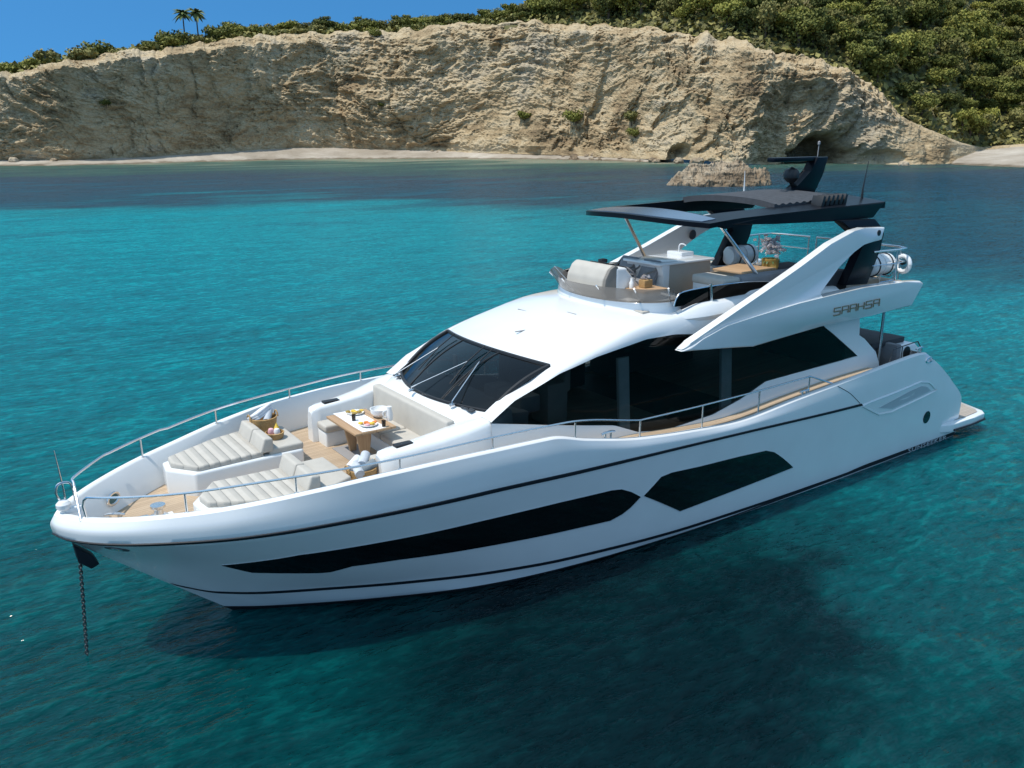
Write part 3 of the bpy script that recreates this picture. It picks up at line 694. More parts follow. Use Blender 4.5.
def hull_strip(name,v0,v1,off,mat,u0=0,u1=1,n=160,vw=None):
    us=u0+(u1-u0)*np.linspace(0,1,n)**1.2; P=hull_grid(us,np.linspace(v0,v1,3)) if not callable(v0) else np.stack([hull_grid([u],np.linspace(v0(u),v1(u),3))[0] for u in us]); Q=P[:,[0,2]]
    inner=P[:,[0,2]].copy(); P0=P.copy()
    for i in range(n):
        t=P0[min(i+1,n-1),1]-P0[max(i-1,0),1]; w=Q[i,1]-Q[i,0]; nn=np.cross(t,w); nn/=np.linalg.norm(nn)
        if nn[1]<0: nn=-nn
        P[i]=P0[i]+nn*off; inner[i]-=nn*.01
    # a closed thin strip: outer face between two edges tucked into the hull
    A=np.concatenate([inner[:,:1],P,inner[:,1:]],1)
    mb=MB(); mb.grid(A); return part(mb,name,mat,mirror=True)
hull_strip('rub_rail',2.955,3.05,.022,M['stripe'],0,.795)
zst=lambda u: float(hline(2,u)[2])
hull_strip('boot_stripe',lambda u:1-min(.4,.05/zst(u)),lambda u:1+.035/1.1,.006,M['stripe'],0.004,.999)
hull_strip('waterline_band',lambda u:-.15,lambda u:.14+.93*float(sstep(u,.42,.8)),.008,M['antifoul'],0.0,.999)
WIN=[(0.0770,2.150),(0.1057,2.267),(0.1335,2.367),(0.1919,2.400),(0.2746,2.433),(0.3516,2.433),(0.4070,2.417),(0.4176,2.383),(0.4262,2.267),(0.4338,2.100),(0.4178,1.900),(0.4070,1.800),(0.3921,1.717),(0.3380,1.750),(0.2618,1.817),(0.1963,1.867),(0.1592,1.850),(0.1397,1.717),(0.1308,1.717),(0.0892,1.86)]
WIN2=[(0.4376,2.101),(0.4660,2.433),(0.4806,2.467),(0.5166,2.433),(0.5731,2.417),(0.6115,2.383),(0.6222,2.283),(0.6485,1.717),(0.4761,1.483)]
def hull_window(name,poly,split):
    """poly in hull coordinates; split = index where the top edge ends and the lower edge begins"""
    top=np.array(poly[:split+1]); bot=np.array(([poly[split]]+poly[split+1:]+[poly[0]])); bot=bot[::-1]
    us=np.linspace(top[0,0],top[-1,0],70); us=np.unique(np.concatenate([us,top[:,0],bot[:,0]]))
    vt=np.interp(us,top[:,0],top[:,1]); vb=np.interp(us,bot[:,0],bot[:,1])
    for k,(nm,mat,o,g) in enumerate((('window_frame',M['gel'],.004,.035),(name,M['hullglass'],.012,0))):
        rows=[]
        for i,u in enumerate(us):
            a,b=vb[i]-g*.9,vt[i]+g*.15
            rows.append([hull_pt(u,a,-.01)]+[hull_pt(u,a+(b-a)*t,o) for t in np.linspace(0,1,6)]+[hull_pt(u,b,-.01)])
        mb=MB(); mb.grid(rows)
        if k==0: fr=mb
        else: w=part(mb,name,mat,pair=True)
    part(fr,'window_frame',M['steel_white'],w,pair=True)
M['hullglass']=simple('black_hull_glass',(.004,.005,.006),.04,0,.1,2)
M['steel_white']=simple('pale_window_trim',(.62,.64,.66),.25,.0,.02,3)
hull_window('hull_window',WIN,9); hull_window('hull_window',WIN2,7)
# moulded vent panel on the quarter, round port, fairleads, emblem
def decal(name,uvs,off,mat,parent,label=None):
    c=np.mean([hull_pt(u,v,off) for u,v in uvs],0); mb=MB(); P=[hull_pt(u,v,off) for u,v in uvs]
    k=[mb.bm.verts.new(p) for p in P]; b=[mb.bm.verts.new(hull_pt(u,v,-.01)) for u,v in uvs]; cc=mb.bm.verts.new(c)
    n=len(k)
    for i in range(n): mb.face([k[i],k[(i+1)%n],cc]); mb.face([b[i],b[(i+1)%n],k[(i+1)%n],k[i]])
    bmesh.ops.recalc_face_normals(mb.bm,faces=mb.bm.faces)
    return part(mb,name,mat,parent,pair=True,label=label)
def densify(p,n=6):
    out=[]
    for i in range(len(p)):
        a=np.array(p[i]);b=np.array(p[(i+1)%len(p)]); out+=[tuple(a+(b-a)*k/n) for k in range(n)]
    return out
mb=MB()
ven=[(.795,2.94),(.93,3.36),(.945,3.2),(.952,2.72),(.84,2.45),(.815,2.5)]
vc=[ (u,v) for u,v in densify(ven,8)]; vc.append(vc[0])
P=[hull_pt(u,v,.004) for u,v in vc]; mb.tube(P,.028,6); part(mb,'vent_surround',M['gel'],hull,pair=True)
vi=[(.822,2.72),(.925,3.1),(.937,2.95),(.94,2.78),(.845,2.55)]
decal('vent_panel',densify(vi,6),.006,M['vent'] if 'vent' in M else M.setdefault('vent',simple('vent_panel',(.42,.45,.48),.35,0,.03,3)),hull)
pc=(.9153,1.87); decal('round_port',[(pc[0]+.0077*math.cos(t),pc[1]+.19*math.sin(t)) for t in np.linspace(0,2*math.pi,20)[:-1]],.012,M['hullglass'],hull)
decal('bow_emblem',[(.0278+.0062*math.cos(t),2.74+.075*math.sin(t)-.035*math.cos(t)) for t in np.linspace(0,2*math.pi,20)[:-1]],.012,M['steel_dark'],hull)
decal('emblem_centre',[(.0278+.0032*math.cos(t),2.74+.045*math.sin(t)-.018*math.cos(t)) for t in np.linspace(0,2*math.pi,14)[:-1]],.018,M['steel'],hull)
mb=MB(); mb.tube([hull_pt(.7935,v,.002) for v in np.linspace(4.95,3.1,8)],.008,5); part(mb,'gate_seam',M['stripe'],hull,pair=True)
mb=MB(); c_0=hull_pt(.985,4.55,.02); mb.tube([c_0+np.array([.16*math.cos(q),0,.07*math.sin(q)]) for q in np.linspace(0,2*math.pi,15)],.025,6); part(mb,'quarter_fairlead',M['steel'],hull,pair=True)
# bulwark cap and inner liner, deck
DZ=[(22.6,2.07),(21.2,2.15),(18.3,2.3),(15.5,2.36),(14.2,2.44),(13.3,2.46),(12,2.37),(10.4,2.28),(8.36,2.41),(7.04,2.49),(6.2,2.53),(4.9,2.55),(4.5,2.1),(.9,2.1)]
us=np.linspace(0.0,.999,170)**1.15; S=hull_grid(us,[5])[:,0]
bul=[];deckP=[]
for i,p in enumerate(S):
    x,y,z=p; t=S[min(i+1,len(S)-1)]-S[max(i-1,0)]; n=np.array([t[1],-t[0],0]); n/=np.linalg.norm(n)   # towards the centreline
    if n[1]>0 or (i==0): n=-n if n[1]>0 else n
    if i<2: n=np.array([-1,-.25*(i>0),0.]); n/=np.linalg.norm(n)
    dz=float(curve(DZ,x))-.0; w=.15; sl=.05+.22*sstep(x,19.5,22)
    def inn(d,zz):
        q=p+n*d; return (q[0],max(q[1],0),zz)
    bul.append([p,inn(.02,z+.022),inn(w*.5,z+.035),inn(w-.02,z+.022),inn(w,z),inn(w+sl*.5,(z+dz)/2),inn(w+sl,dz-.06)])
mb=MB(); mb.grid(bul); part(mb,'bulwark',M['gel_deck'],mirror=True,weld=.003,angle=45)
xs=np.linspace(2.6,22.38,120); dk=[]
sx=S[::-1,0]; sy=S[::-1,1]
for x in xs:
    hb=max(float(np.interp(x+.12*sstep(x,20,22.3),sx,sy))-.17-.22*float(sstep(x,19.5,22)),.02); z=float(curve(DZ,x)); dk.append([(x,hb*s,z) for s in np.linspace(-1,1,9)])
mb=MB(); mb.grid(dk); part(mb,'deck',M['teak'])
def half(x): return float(np.interp(x,sx,sy))

# ---- deckhouse
def yside(x,z): return (2.27-.09*np.clip(z-2.6,-1,2))*1.0-.17*sstep(x,14.3,16.6)-.35*sstep(x,16.4,18.2)
ZB=[(18.3,2.6),(17,3.0),(16.2,3.26),(13.42,2.72),(12.8,2.46),(12,2.34),(10.6,2.4),(9.7,2.58),(8.84,2.84),(5.37,2.9)]
ZT=[(16.2,3.285),(15.7,3.6),(15.24,3.77),(14.7,3.97),(13.8,4.15),(12.5,4.31),(11.7,4.3),(10.9,4.2),(9.84,3.9),(6.81,3.88),(5.37,2.92)]
ZS=[(16.6,3.2),(15.98,3.35),(15.4,3.67),(14.73,4.05),(13.6,4.35),(12.27,4.6),(10.83,4.66),(9,4.68),(5.6,4.5)]
YS=[(16.6,1.72),(15.98,1.7),(14.73,1.84),(13.6,1.95),(12.27,1.97),(9,2.0),(5.6,2.0)]
def lin(tab,x): t=np.array(tab[::-1] if tab[0][0]>tab[-1][0] else tab,float); return np.interp(x,t[:,0],t[:,1])
xs=np.concatenate([np.linspace(5.37,6.81,10),np.linspace(6.9,16.2,110)])
zb=lin(ZB,xs); zt=np.where(xs>6.8,lin(ZT,xs),lin(ZT,xs)); zs=curve(ZS,xs); ys=curve(YS,xs)
zs=np.maximum(zs,zt+.02)
low=[];upp=[];gl=[]
for x,a,b,c,y in zip(xs,zb,zt,zs,ys):
    low.append([(x,float(yside(x,z)),z) for z in np.linspace(1.95,a,4)]+[(x,float(yside(x,a))-.05,a+.0)])
    y0=float(yside(x,b)); row=[(x,y0-.05,b),(x,y0,b)]
    for s in np.linspace(.15,1,8): row.append((x,y0+(y-y0)*(1-math.cos(s*math.pi/2))**.9,b+(c-b)*math.sin(s*math.pi/2)))
    upp.append(row)
    gl.append([(x,float(yside(x,z))-.018,z) for z in np.linspace(a-.01,b+.01,6)])
mb=MB(); mb.grid(low); mb.grid(upp)
# aft pillar behind the side glass
mb.grid([[(xa,float(yside(xa,z)),z) for xa in np.linspace(x0,x1,4)] for z,x0,x1 in ((1.95,5.37,4.3),(2.6,5.37,4.45),(2.9,5.37,4.6),(3.3,5.9,5.1),(3.62,6.42,5.7),(3.8,6.72,5.62),(3.88,6.81,5.5),(4.1,6.81,5.4))])
mb.grid([[(xa,yy,z) for yy in (float(yside(xa,z)),float(yside(xa,z))-.3)] for z,xa in ((1.95,4.3),(2.6,4.45),(2.9,4.6),(3.3,5.1),(3.62,5.7),(3.8,5.62),(4.1,5.4))])
house=part(mb,'deckhouse',M['gel'],mirror=True,angle=50)
mb=MB(); mb.grid(gl,flip=True); part(mb,'side_window',M['glass'],house,pair=True)
# windscreen, cowl, roof
def wsb(s): y=1.7*s; return np.array([16.0+.47*(1-s*s),y,3.35+.02*(1-s*s)])
def wst(s): y=1.84*s; return np.array([14.73+.37*(1-s*s),y,4.05+.09*(1-s*s)])
ss=np.linspace(-1,1,41)
mb=MB(); mb.grid([[wsb(s)+(wst(s)-wsb(s))*t+np.array([.0,0,.1])*math.sin(math.pi*t) for t in np.linspace(0,1,9)] for s in ss])
ws=part(mb,'windscreen',M['wsglass'],house)
mb=MB()
for s in (-.36,.36):
    mb.tube([wsb(s)+(wst(s)-wsb(s))*t+np.array([.0,0,.1])*math.sin(math.pi*t) for t in np.linspace(0,1,9)],.02,6)
mb.tube([wsb(s)+np.array([.0,0,.005]) for s in ss],.035,6); mb.tube([wst(s)+np.array([.0,0,.005]) for s in ss],.04,6)
for q in(-1,1): mb.tube([wsb(q)+(wst(q)-wsb(q))*t+np.array([.0,0,.1])*math.sin(math.pi*t) for t in np.linspace(0,1,9)],.05,6)
part(mb,'windscreen_frame',M['black'],ws)
# wipers
for s,s2,t2 in((-.78,-.52,.62),(-.12,.22,.6),(.62,.36,.66)):
    b0=wsb(s)+np.array([.12,0,.03]); e=wsb(s2)+(wst(s2)-wsb(s2))*t2+np.array([0,0,.15])
    mb=MB(); mb.tube([b0,b0+np.array([0,0,.07]),e],[.02,.012,.009],6); mb.box(b0,(.1,.08,.06),.02)
    wi=part(mb,'wiper',M['steel'],ws)
    f=wsb(s2+.1)+(wst(s2+.1)-wsb(s2+.1))*.2+np.array([0,0,.12]); g2=wsb(s2-.06)+(wst(s2-.06)-wsb(s2-.06))*.95+np.array([0,0,.1])
    mb=MB(); mb.tube([f,e,g2],.012,6); part(mb,'wiper_blade',M['black'],wi)
mb=MB()                                                       # cowl between lounge and windscreen
mb.grid([[ (16.62+ (wsb(s)[0]-16.62)*t, s*(1.78+(1.7-1.78)*t), 3.22+.13*math.sin(t*math.pi/2)-.12*abs(s)**6*(1-t)) for t in np.linspace(0,1,6)] for s in ss])
mb.grid([[wst(s)+(np.array([x1,(1.95 if x1>13 else 1.97)*s,float(curve(ZS,x1))+.11*(1-s*s)])-wst(s))*0 if k==0 else np.array([x1,float(curve(YS,x1))*s,float(curve(ZS,x1))+(.1+.05*k/8)*(1-abs(s)**2.2)]) for k,x1 in enumerate((14.73,14.4,14.0,13.6,13.1,12.6,12.27,11.8,11.4,10.9,10.4))] for s in ss])
roof=part(mb,'roof',M['gel'],house,angle=50)
for x,y,w,l in((14.15,.15,.04,.34),(13.35,-.95,.32,.03),(13.0,.35,.3,.03)):
    z=float(curve(ZS,x))+.12*(1-abs(y/1.95)**2.2); mb=MB(); mb.box((x,y,z),(l,w,.02),.008); part(mb,'roof_seam',M['grey'],house)
# interior seen through the glass
M['int']=simple('cabin_interior',(.07,.065,.06),.7); M['intlight']=simple('cabin_blind',(.8,.82,.78),.7); M['intwood']=wood_mat('cabin_floor',(.07,.05,.03),(.05,.035,.022),(.02,.015,.01),.2)
mb=MB(); mb.box((10.9,0,2.28),(10.6,4.1,.1)); part(mb,'cabin_floor',M['intwood'],house)
mb=MB(); mb.box((8.8,-.0,4.05),(7,3.9,.08)); mb.box((13,0,4.12),(2.2,3.4,.06)); part(mb,'headlining',M['int'],house)
mb=MB(); mb.prism([(15.95,-1.6,3.25),(15.95,1.6,3.25),(15.1,1.7,3.2),(15.1,-1.7,3.2)],(0,0,-.8),.05); mb.box((14.95,.9,3.25),(.5,1.3,.35),.08); part(mb,'dashboard',M['grey'],house)
for y in(.9,.1):
    mb=MB(); mb.box((14.0,y,3.0),(.55,.6,.9),.12); mb.box((13.75,y,3.5),(.18,.58,.6),.08)
    part(mb,'helm_chair',M['beige'],house)
mb=MB(); mb.box((15.35,-.55,3.5),(.06,.12,.75),.02); part(mb,'windscreen_pillar',M['intlight'],house)
for x,w in((13.05,.22),(10.05,.26)):
    mb=MB()
    for k in range(6): mb.tube([(x-w/2+w*k/5,2.14,2.35),(x-w/2+w*k/5,2.02,4.0)],.05,6)
    part(mb,'curtain',M['intlight'],house,pair=True)
mb=MB(); mb.box((9,-1.6,2.75),(3,.8,.7),.1); mb.box((12.2,-1.5,2.8),(1.6,.9,.8),.05); part(mb,'saloon_furniture',M['int'],house)
mb=MB(); mb.box((5.6,0,3.1),(.1,4.0,1.9)); part(mb,'saloon_door',M['hullglass'],house)

# ---- foredeck lounge
mb=MB()
def arm_sec(x,yi,yo,zt,zb=2.2,r=.09):
    return [(x,yo+.06,zb),(x,yo+.03,zt-.28),(x,yo,zt-r),(x,yo-.03,zt-.025),(x,yo-r,zt),(x,yi+r*.6,zt),(x,yi+.02,zt-.02),(x,yi,zt-r*.7),(x,yi,zb)]
secs=[(18.2,1.42,1.62,2.92),(18.16,1.4,1.7,2.99),(18.0,1.4,1.76,3.02),(17.6,1.4,1.82,3.05),(17.1,1.4,1.9,3.11),(16.7,1.45,1.98,3.19),(16.4,1.5,2.03,3.26),(16.1,1.55,2.04,3.31),(15.9,1.55,1.98,3.34),(15.5,1.5,1.7,3.36)]
mb.grid([arm_sec(*s) for s in secs])
a=arm_sec(*secs[0]); vs=[mb.bm.verts.new(p) for p in a]; mb.face(vs)
lounge=part(mb,'lounge_surround',M['gel'],pair=True,angle=60)
mb=MB(); mb.box((16.5,0,2.72),(.35,3.0,.95),.03); part(mb,'seat_back_moulding',M['gel_deck'],lounge)
def cushion(mb,poly,z0,z1,b=.05):
    mb.prism([(p[0],p[1],z0) for p in poly],(0,0,z1-z0),b,3)
mb=MB(); cushion(mb,[(17.4,-1.38),(17.4,1.38),(16.7,1.38),(16.7,-1.38)],2.22,2.6,.02)
for s in(-1,1): cushion(mb,[(18.1,s*.98),(18.1,s*1.4),(17.3,s*1.4),(17.3,s*.98)],2.22,2.6,.04)
part(mb,'sofa_base',M['gel_deck'],lounge)
mb=MB(); cushion(mb,[(17.42,-.02),(17.42,-1.36),(16.75,-1.36),(16.75,-.02)],2.6,2.74)
cushion(mb,[(17.42,.02),(17.42,1.36),(16.75,1.36),(16.75,.02)],2.6,2.74)
for s in(-1,1): cushion(mb,[(18.12,s*.95),(18.12,s*1.38),(17.45,s*1.38),(17.45,s*.95)],2.6,2.75)
part(mb,'sofa_seat',M['beige'],lounge)
mb=MB(); mb.prism([(16.66,-1.5,2.7),(16.86,-1.5,2.7),(16.8,-1.5,3.26),(16.62,-1.5,3.26)],(0,3.0,0),.05,3); part(mb,'sofa_backrest',M['beige'],lounge)
mb=MB(); mb.box((17.72,1.55,3.05),(.34,.16,.045),.015); part(mb,'cup_holder',M['black'],lounge,pair=True)
mb=MB(); mb.box((16.25,1.45,3.37),(.12,.16,.03),.01); mb.tube([(16.3,1.2,3.37),(16.28,1.42,3.385)],.02,6); part(mb,'deck_light',M['steel_dark'],lounge,pair=True)
# table
mb=MB(); mb.box((17.72,-.16,2.985),(.84,1.32,.05),.02); tab=part(mb,'table_top',M['table_wood'])
for y,x in((-.5,17.75),(.18,17.8)):
    mb=MB(); mb.prism([(x-.13,y-.03,2.96),(x+.2,y-.03,2.96),(x+.08,y-.03,2.32),(x-.05,y-.03,2.32)],(0,.07,0),.015)
    part(mb,'table_leg',M['table_wood'],tab)
mb=MB(); mb.prism([(18.05,-.85,2.312),(18.05,.55,2.312),(17.4,.55,2.312),(17.4,-.85,2.312)],(0,0,.006)); part(mb,'table_foot_plate',M['grey'],tab)
# sunpads
def sunpad(s):
    q=lambda pts:[(x,s*y) for x,y in pts]
    out=q([(21.12,.85),(20.74,.34),(18.78,.42),(18.72,1.65),(19.4,1.95),(20.2,1.72),(21.08,1.25)])
    mb=MB(); mb.prism([(x+.05*(x>20),y,2.1) for x,y in out],(0,0,.5),.05,3); b=part(mb,'sunpad_base',M['gel'])
    mb=MB(); cushion(mb,q([(21.07,.88),(20.72,.4),(19.53,.46),(19.53,1.88),(20.15,1.7),(21.03,1.22)]),2.58,2.7,.045); part(mb,'sunpad_cushion',M['quilt'],b)
    mb=MB(); cushion(mb,q([(19.42,.46),(18.76,.46),(18.74,1.6),(19.36,1.9)]),2.58,2.72,.045); part(mb,'sunpad_cushion',M['beige'],b)
    for ya,yb in((.44,1.08),(1.11,1.75)):
        mb=MB(); mb.prism([(19.6,s*ya,2.66),(19.34,s*ya,2.66),(19.34,s*ya,2.92),(19.5,s*ya,2.94)],(0,s*(yb-ya),0),.04,3); part(mb,'sunpad_backrest',M['beige'],b)
    mb=MB(); mb.tube([(21.04,s*.8,2.36),(21.07,s*.8,2.36)],.05,10); part(mb,'step_light',M['steel_dark'],b)
sunpad(1); sunpad(-1)
M['seathrough']=simple('fairlead_opening',(.01,.11,.13),.3)
# windlass, cleats, fairleads
mb=MB(); mb.box((21.75,.12,2.13),(.9,.34,.04),.02); pl=part(mb,'windlass_plate',M['gel_deck'])
mb=MB(); mb.lathe([(.15,0),(.15,.05),(.08,.08),(.07,.16),(.12,.2),(.12,.24),(0,.25)],(21.55,.12,2.15),16); mb.box((21.85,.1,2.19),(.3,.12,.1),.03); mb.tube([(21.6,.12,2.2),(22.3,.05,2.2)],.03,6); part(mb,'windlass',M['steel'],pl)
def cleat(x,y,z,rz=0,L=.34):
    c,s=math.cos(rz),math.sin(rz); mb=MB(); f=lambda u,v,w:(x+u*c-v*s,y+u*s+v*c,z+w)
    mb.tube([f(-L/2,0,.1),f(-L/4,0,.115),f(L/4,0,.115),f(L/2,0,.1)],[.018,.026,.026,.018],8)
    for u in(-.07,.07): mb.tube([f(u,0,-.01),f(u,0,.11)],.022,8)
    part(mb,'cleat',M['steel'])
for s in(-1,1):
    cleat(22.15,s*.35,2.09,.5*s); cleat(14.0,s*2.72,2.72,0); cleat(8.1,s*2.74,2.5,0); cleat(3.1,s*2.55,2.73,.0)
for s in(-1,1):
    c=Vector((22.08,s*.72,2.33)); t=Vector((-.62,s*.6,0)).normalized()
    mb=MB(); mb.tube([c+t*.15*math.cos(q)+Vector((0,0,.1))*math.sin(q) for q in np.linspace(0,2*math.pi,17)],.026,6); fl=part(mb,'fairlead',M['steel'])
    mb=MB(); vs=[mb.bm.verts.new(c+t*.14*math.cos(q)+Vector((0,0,.09))*math.sin(q)) for q in np.linspace(0,2*math.pi,17)[:-1]]; mb.face(vs); part(mb,'fairlead_opening',M['seathrough'],fl)
# bow fittings
mb=MB(); mb.lathe([(0,0),(.08,.0),(.11,.04),(.11,.1),(.07,.14),(0,.15)],(22.9,.05,2.64),14); mb.box((22.8,.05,2.61),(.3,.12,.1),.03); part(mb,'bow_light',M['gel'])
mb=MB(); mb.prism([(22.86,-.12,2.02),(22.6,-.12,1.76),(22.53,-.12,1.6),(22.66,-.12,1.55),(22.83,-.12,1.72)],(0,.24,0),.03); part(mb,'anchor_plate',M['stripe'])
# rails
def rail(pts,posts,r=.02,rp=.018,name='guard_rail'):
    mb=MB(); mb.tube(pts,r,8); o=part(mb,name,M['steel'])
    for a,b in posts:
        mb=MB(); mb.tube([a,b],rp,8); mb.lathe([(.04,0),(.04,.015),(.0,.016)],a,10); part(mb,'stanchion',M['steel'],o)
    return o
def ry(x): return half(x)-.11
def szf(x): return float(np.interp(x,sx,S[::-1,2]))+.02
RZ=[(22.72,2.95),(21.4,3.03),(19.88,3.14),(18.25,3.19),(16.55,3.24),(15,3.22),(13.2,2.92),(11.5,2.9),(9.7,2.9),(7.95,2.92),(7.0,2.58)]
PX=(21.4,19.88,18.25,16.55,14.8,13.2,11.47,9.7,7.95)
xs=np.concatenate([np.linspace(22.62,13.2,60),np.linspace(13,7.95,20),[7.5,7.05]])
port=[(22.66,.5,2.58),(22.68,.5,2.8),(22.66,.51,2.9)]+[(x,max(ry(x),.55),float(lin(RZ,x)) if x<13.2 else float(curve(RZ[:7],x))) for x in xs]
rail(port,[((x,ry(x),szf(x)-.01),(x,ry(x),float(lin(RZ,x)))) for x in PX])
st=[(22.74,.52,2.58),(22.72,.2,2.85),(22.7,-.05,3.0),(22.66,-.25,3.03)]+[(x,-max(ry(x),.4),(float(lin(RZ,x)) if x<13.2 else float(curve(RZ[:7],x)))+.03*(x>21)) for x in xs[3:]]
rail(smooth_path(st[:6],4)+st[6:],[((x,-ry(x),szf(x)-.01),(x,-ry(x),float(lin(RZ,x)))) for x in PX])
mb=MB(); mb.tube([(22.86,0,2.6),(22.86,0,2.95),(22.9,-.02,3.6)],[.02,.014,.006],6); mb.tube(smooth_path([(22.9,-.02,2.72),(22.97,0,2.9),(22.92,0,3.05),(22.75,0,3.02),(22.72,0,2.7)],5),.018,6); part(mb,'jackstaff',M['steel'])
mb=MB(); mb.tube([(4.35,2.5,2.62),(4.2,2.48,2.95),(3.0,2.42,2.98),(2.75,2.42,2.72)],.016,6); mb.tube([(3.75,2.45,2.66),(3.75,2.45,2.96)],.014,6); part(mb,'gate_rail',M['steel_dark'])

# ---- cockpit and swim platform
mb=MB(); mb.prism([(2.9,-2.15,2.0),(2.2,-2.15,2.0),(2.3,-2.15,2.62),(2.6,-2.15,2.84),(3.5,-2.15,2.86),(3.5,-2.15,2.0)],(0,4.3,0),.1,3); blk=part(mb,'transom_seat',M['gel'])
mb=MB(); mb.box((3.55,0,2.92),(1.5,3.9,.16),.05); part(mb,'cockpit_cushion',M['dkfab'],blk)
mb=MB(); mb.box((3.62,1.2,2.6),(.2,2.2,.7),.05); part(mb,'cockpit_backrest',M['greyfab'],blk)
mb=MB(); mb.lathe([(.0,0),(.17,.01),(.17,.03),(0,.035)],(3.0,2.13,2.62),20,axis=(0,1,0)); part(mb,'mooring_port',M['black'],blk)
mb=MB(); mb.tube([(3.95,1.95,2.2),(3.95,1.95,4.1)],.04,10); part(mb,'overhang_pole',M['steel'])
plat=[(1.9,2.66),(1.4,2.86),(.4,2.9),(-.3,2.86),(-.5,2.7),(-.85,1.8),(-.95,0)]
plat=plat+[(x,-y) for x,y in plat[::-1][1:]]
mb=MB(); mb.prism([(x,y,.24) for x,y in plat],(0,0,.24),.04,3); pf=part(mb,'swim_platform',M['gel'])
ins=[(.6+(x-.6)*.9,y*.94,.487) for x,y in plat]
mb=MB(); mb.prism(ins,(0,0,.012)); part(mb,'platform_teak',M['teak_grey'],pf)
mb=MB(); mb.tube([(1.35,2.88,.3),(.4,2.92,.3),(-.3,2.88,.3),(-.53,2.71,.3),(-.88,1.8,.3),(-.97,0,.3),(-.88,-1.8,.3)],.03,6); part(mb,'platform_fender',M['stripe'],pf)


# ---- flybridge
def wing_y(z,base=2.6): return base-.13*max(0,z-4.6)
def panel(mb,poly,base,th,bevel=.05,seg=3,lean=.13,z0=4.6):
    """side-view outline (x,z) made into a thick leaning panel on the port side"""
    P=[(x,base-lean*max(0,z-z0),z) for x,z in poly]; mb.prism(P,(0,-th,0),bevel,seg)
# lower blade: overhang side from the forward tip to the stern
blade=[(12.02,4.07),(11.4,4.26),(10.72,4.44),(9.79,4.53),(8.4,4.64),(7.0,4.7),(6.0,4.735),(5.15,4.72),(4.3,4.7),(3.6,4.66),(3.42,4.58),(3.85,4.05),(5.5,4.02),(7.56,4.01),(9.84,3.86),(11.3,4.02)]
mb=MB(); panel(mb,blade,2.62,.26,.05,lean=0); bl=part(mb,'overhang_blade',M['gel'],pair=True,angle=50)
# raked arch rising from the blade to the hardtop
arch=[(12.0,4.1),(11.75,4.22),(10.72,4.6),(9.43,5.03),(8.3,5.42),(7.2,5.83),(6.3,6.06),(5.9,6.1),(5.08,6.07),(5.22,5.78),(5.95,5.72),(6.35,5.62),(6.9,5.3),(7.7,4.78),(7.4,4.64),(9.2,4.4)]
mb=MB(); panel(mb,arch,2.595,.2,.04); ar=part(mb,'arch',M['gel'],pair=True,angle=50)
mb=MB(); mb.lathe([(0,0),(.07,.0),(.07,.03),(0,.035)],(5.35,2.40,5.95),14,axis=(0,1,0)); part(mb,'arch_camera',M['black'],ar,pair=True)
for x,z in((6.75,5.6),):
    mb=MB(); mb.lathe([(0,0),(.13,.0),(.13,.02),(0,.03)],(x,-2.2,z),20,axis=(0,1,0)); part(mb,'speaker',M['lens'],ar)
# black support legs
leg=[(6.5,6.28),(5.08,6.24),(4.72,6.0),(4.62,5.86),(4.72,5.5),(5.1,4.66),(6.05,4.72),(5.42,5.66),(5.52,5.8)]
mb=MB(); P=[(x,2.12,z) for x,z in leg]; mb.prism(P,(0,-.22,0),.03,2); part(mb,'support_leg',M['dark_paint'],pair=True)
# deck of the flybridge
fl=[(12.2,0),(12.0,1.0),(11.4,1.75),(10.6,1.95),(3.6,2.3),(3.42,2.2),(3.3,1.2),(3.28,0)]; fl=fl+[(x,-y) for x,y in fl[::-1][1:-1]]
mb=MB(); mb.prism([(x,y,4.1) for x,y in fl],(0,0,.46),.04,2); fd=part(mb,'flybridge_slab',M['gel'])
mb=MB(); mb.prism([(x*.985+.1,y*.96,4.57) for x,y in fl],(0,0,.01)); part(mb,'flybridge_teak',M['teak'],fd)
# coaming and wind deflector around the front
def plan(s,off=0):
    """s 0..1 from the bow centre round to the port side"""
    if s<.62:
        y=1.72*math.sin(s/.62*math.pi/2); x=12.32-.95*(1-math.cos(s/.62*math.pi/2))
        n=np.array([math.cos(s/.62*1.2),math.sin(s/.62*1.2)])
    else:
        t=(s-.62)/.38; x=11.37-2.9*t; y=1.72+.22*t; n=np.array([math.cos(1.2+.3*t),math.sin(1.2+.3*t)])
    return np.array([x,y])+n*off
S_=np.linspace(0,1,50)
def zc(x): return float(curve(ZS,x))+.07
mb=MB(); rows=[]
for s in S_:
    o=plan(s,.1);a=plan(s,.05);b=plan(s,-.03); z=zc(o[0]); rows.append([(*o,z-.12),(*plan(s,.07),z+.06),(*a,z+.16),(*plan(s,.02),z+.185),(*b,z+.17),(*b,4.5)])
mb.grid(rows,flip=True); co=part(mb,'flybridge_coaming',M['gel'],mirror=True,weld=.002,angle=50)
mb=MB(); rows=[]; top=[]
for s in S_:
    if s>.66: break
    z=zc(plan(s)[0]); t=min(1,max(0,(.66-s)/.1)); a=plan(s,.03); b=plan(s,.05+.2*t*t); h=.06+.27*t
    rows.append([(*a,z+.17),(*((a+b)/2),z+.17+h*.5),(*b,z+.17+h)]); top.append((*b,z+.17+h))
mb.grid(rows,flip=True); df=part(mb,'wind_deflector',M['deflector'],mirror=True,weld=.002)
for k in(6,16,26):
    for sg in(1,-1):
        r=[(p[0],p[1]*sg,p[2]) for p in rows[k]]; mb=MB(); mb.tube([(r[2][0]+.02,r[2][1],r[2][2]+.01),(r[0][0]-.12,r[0][1]-.0,r[0][2]-.0)],.02,6); part(mb,'deflector_strut',M['steel'],df)
mb=MB(); rows=[]                                                 # taupe lining inside the coaming
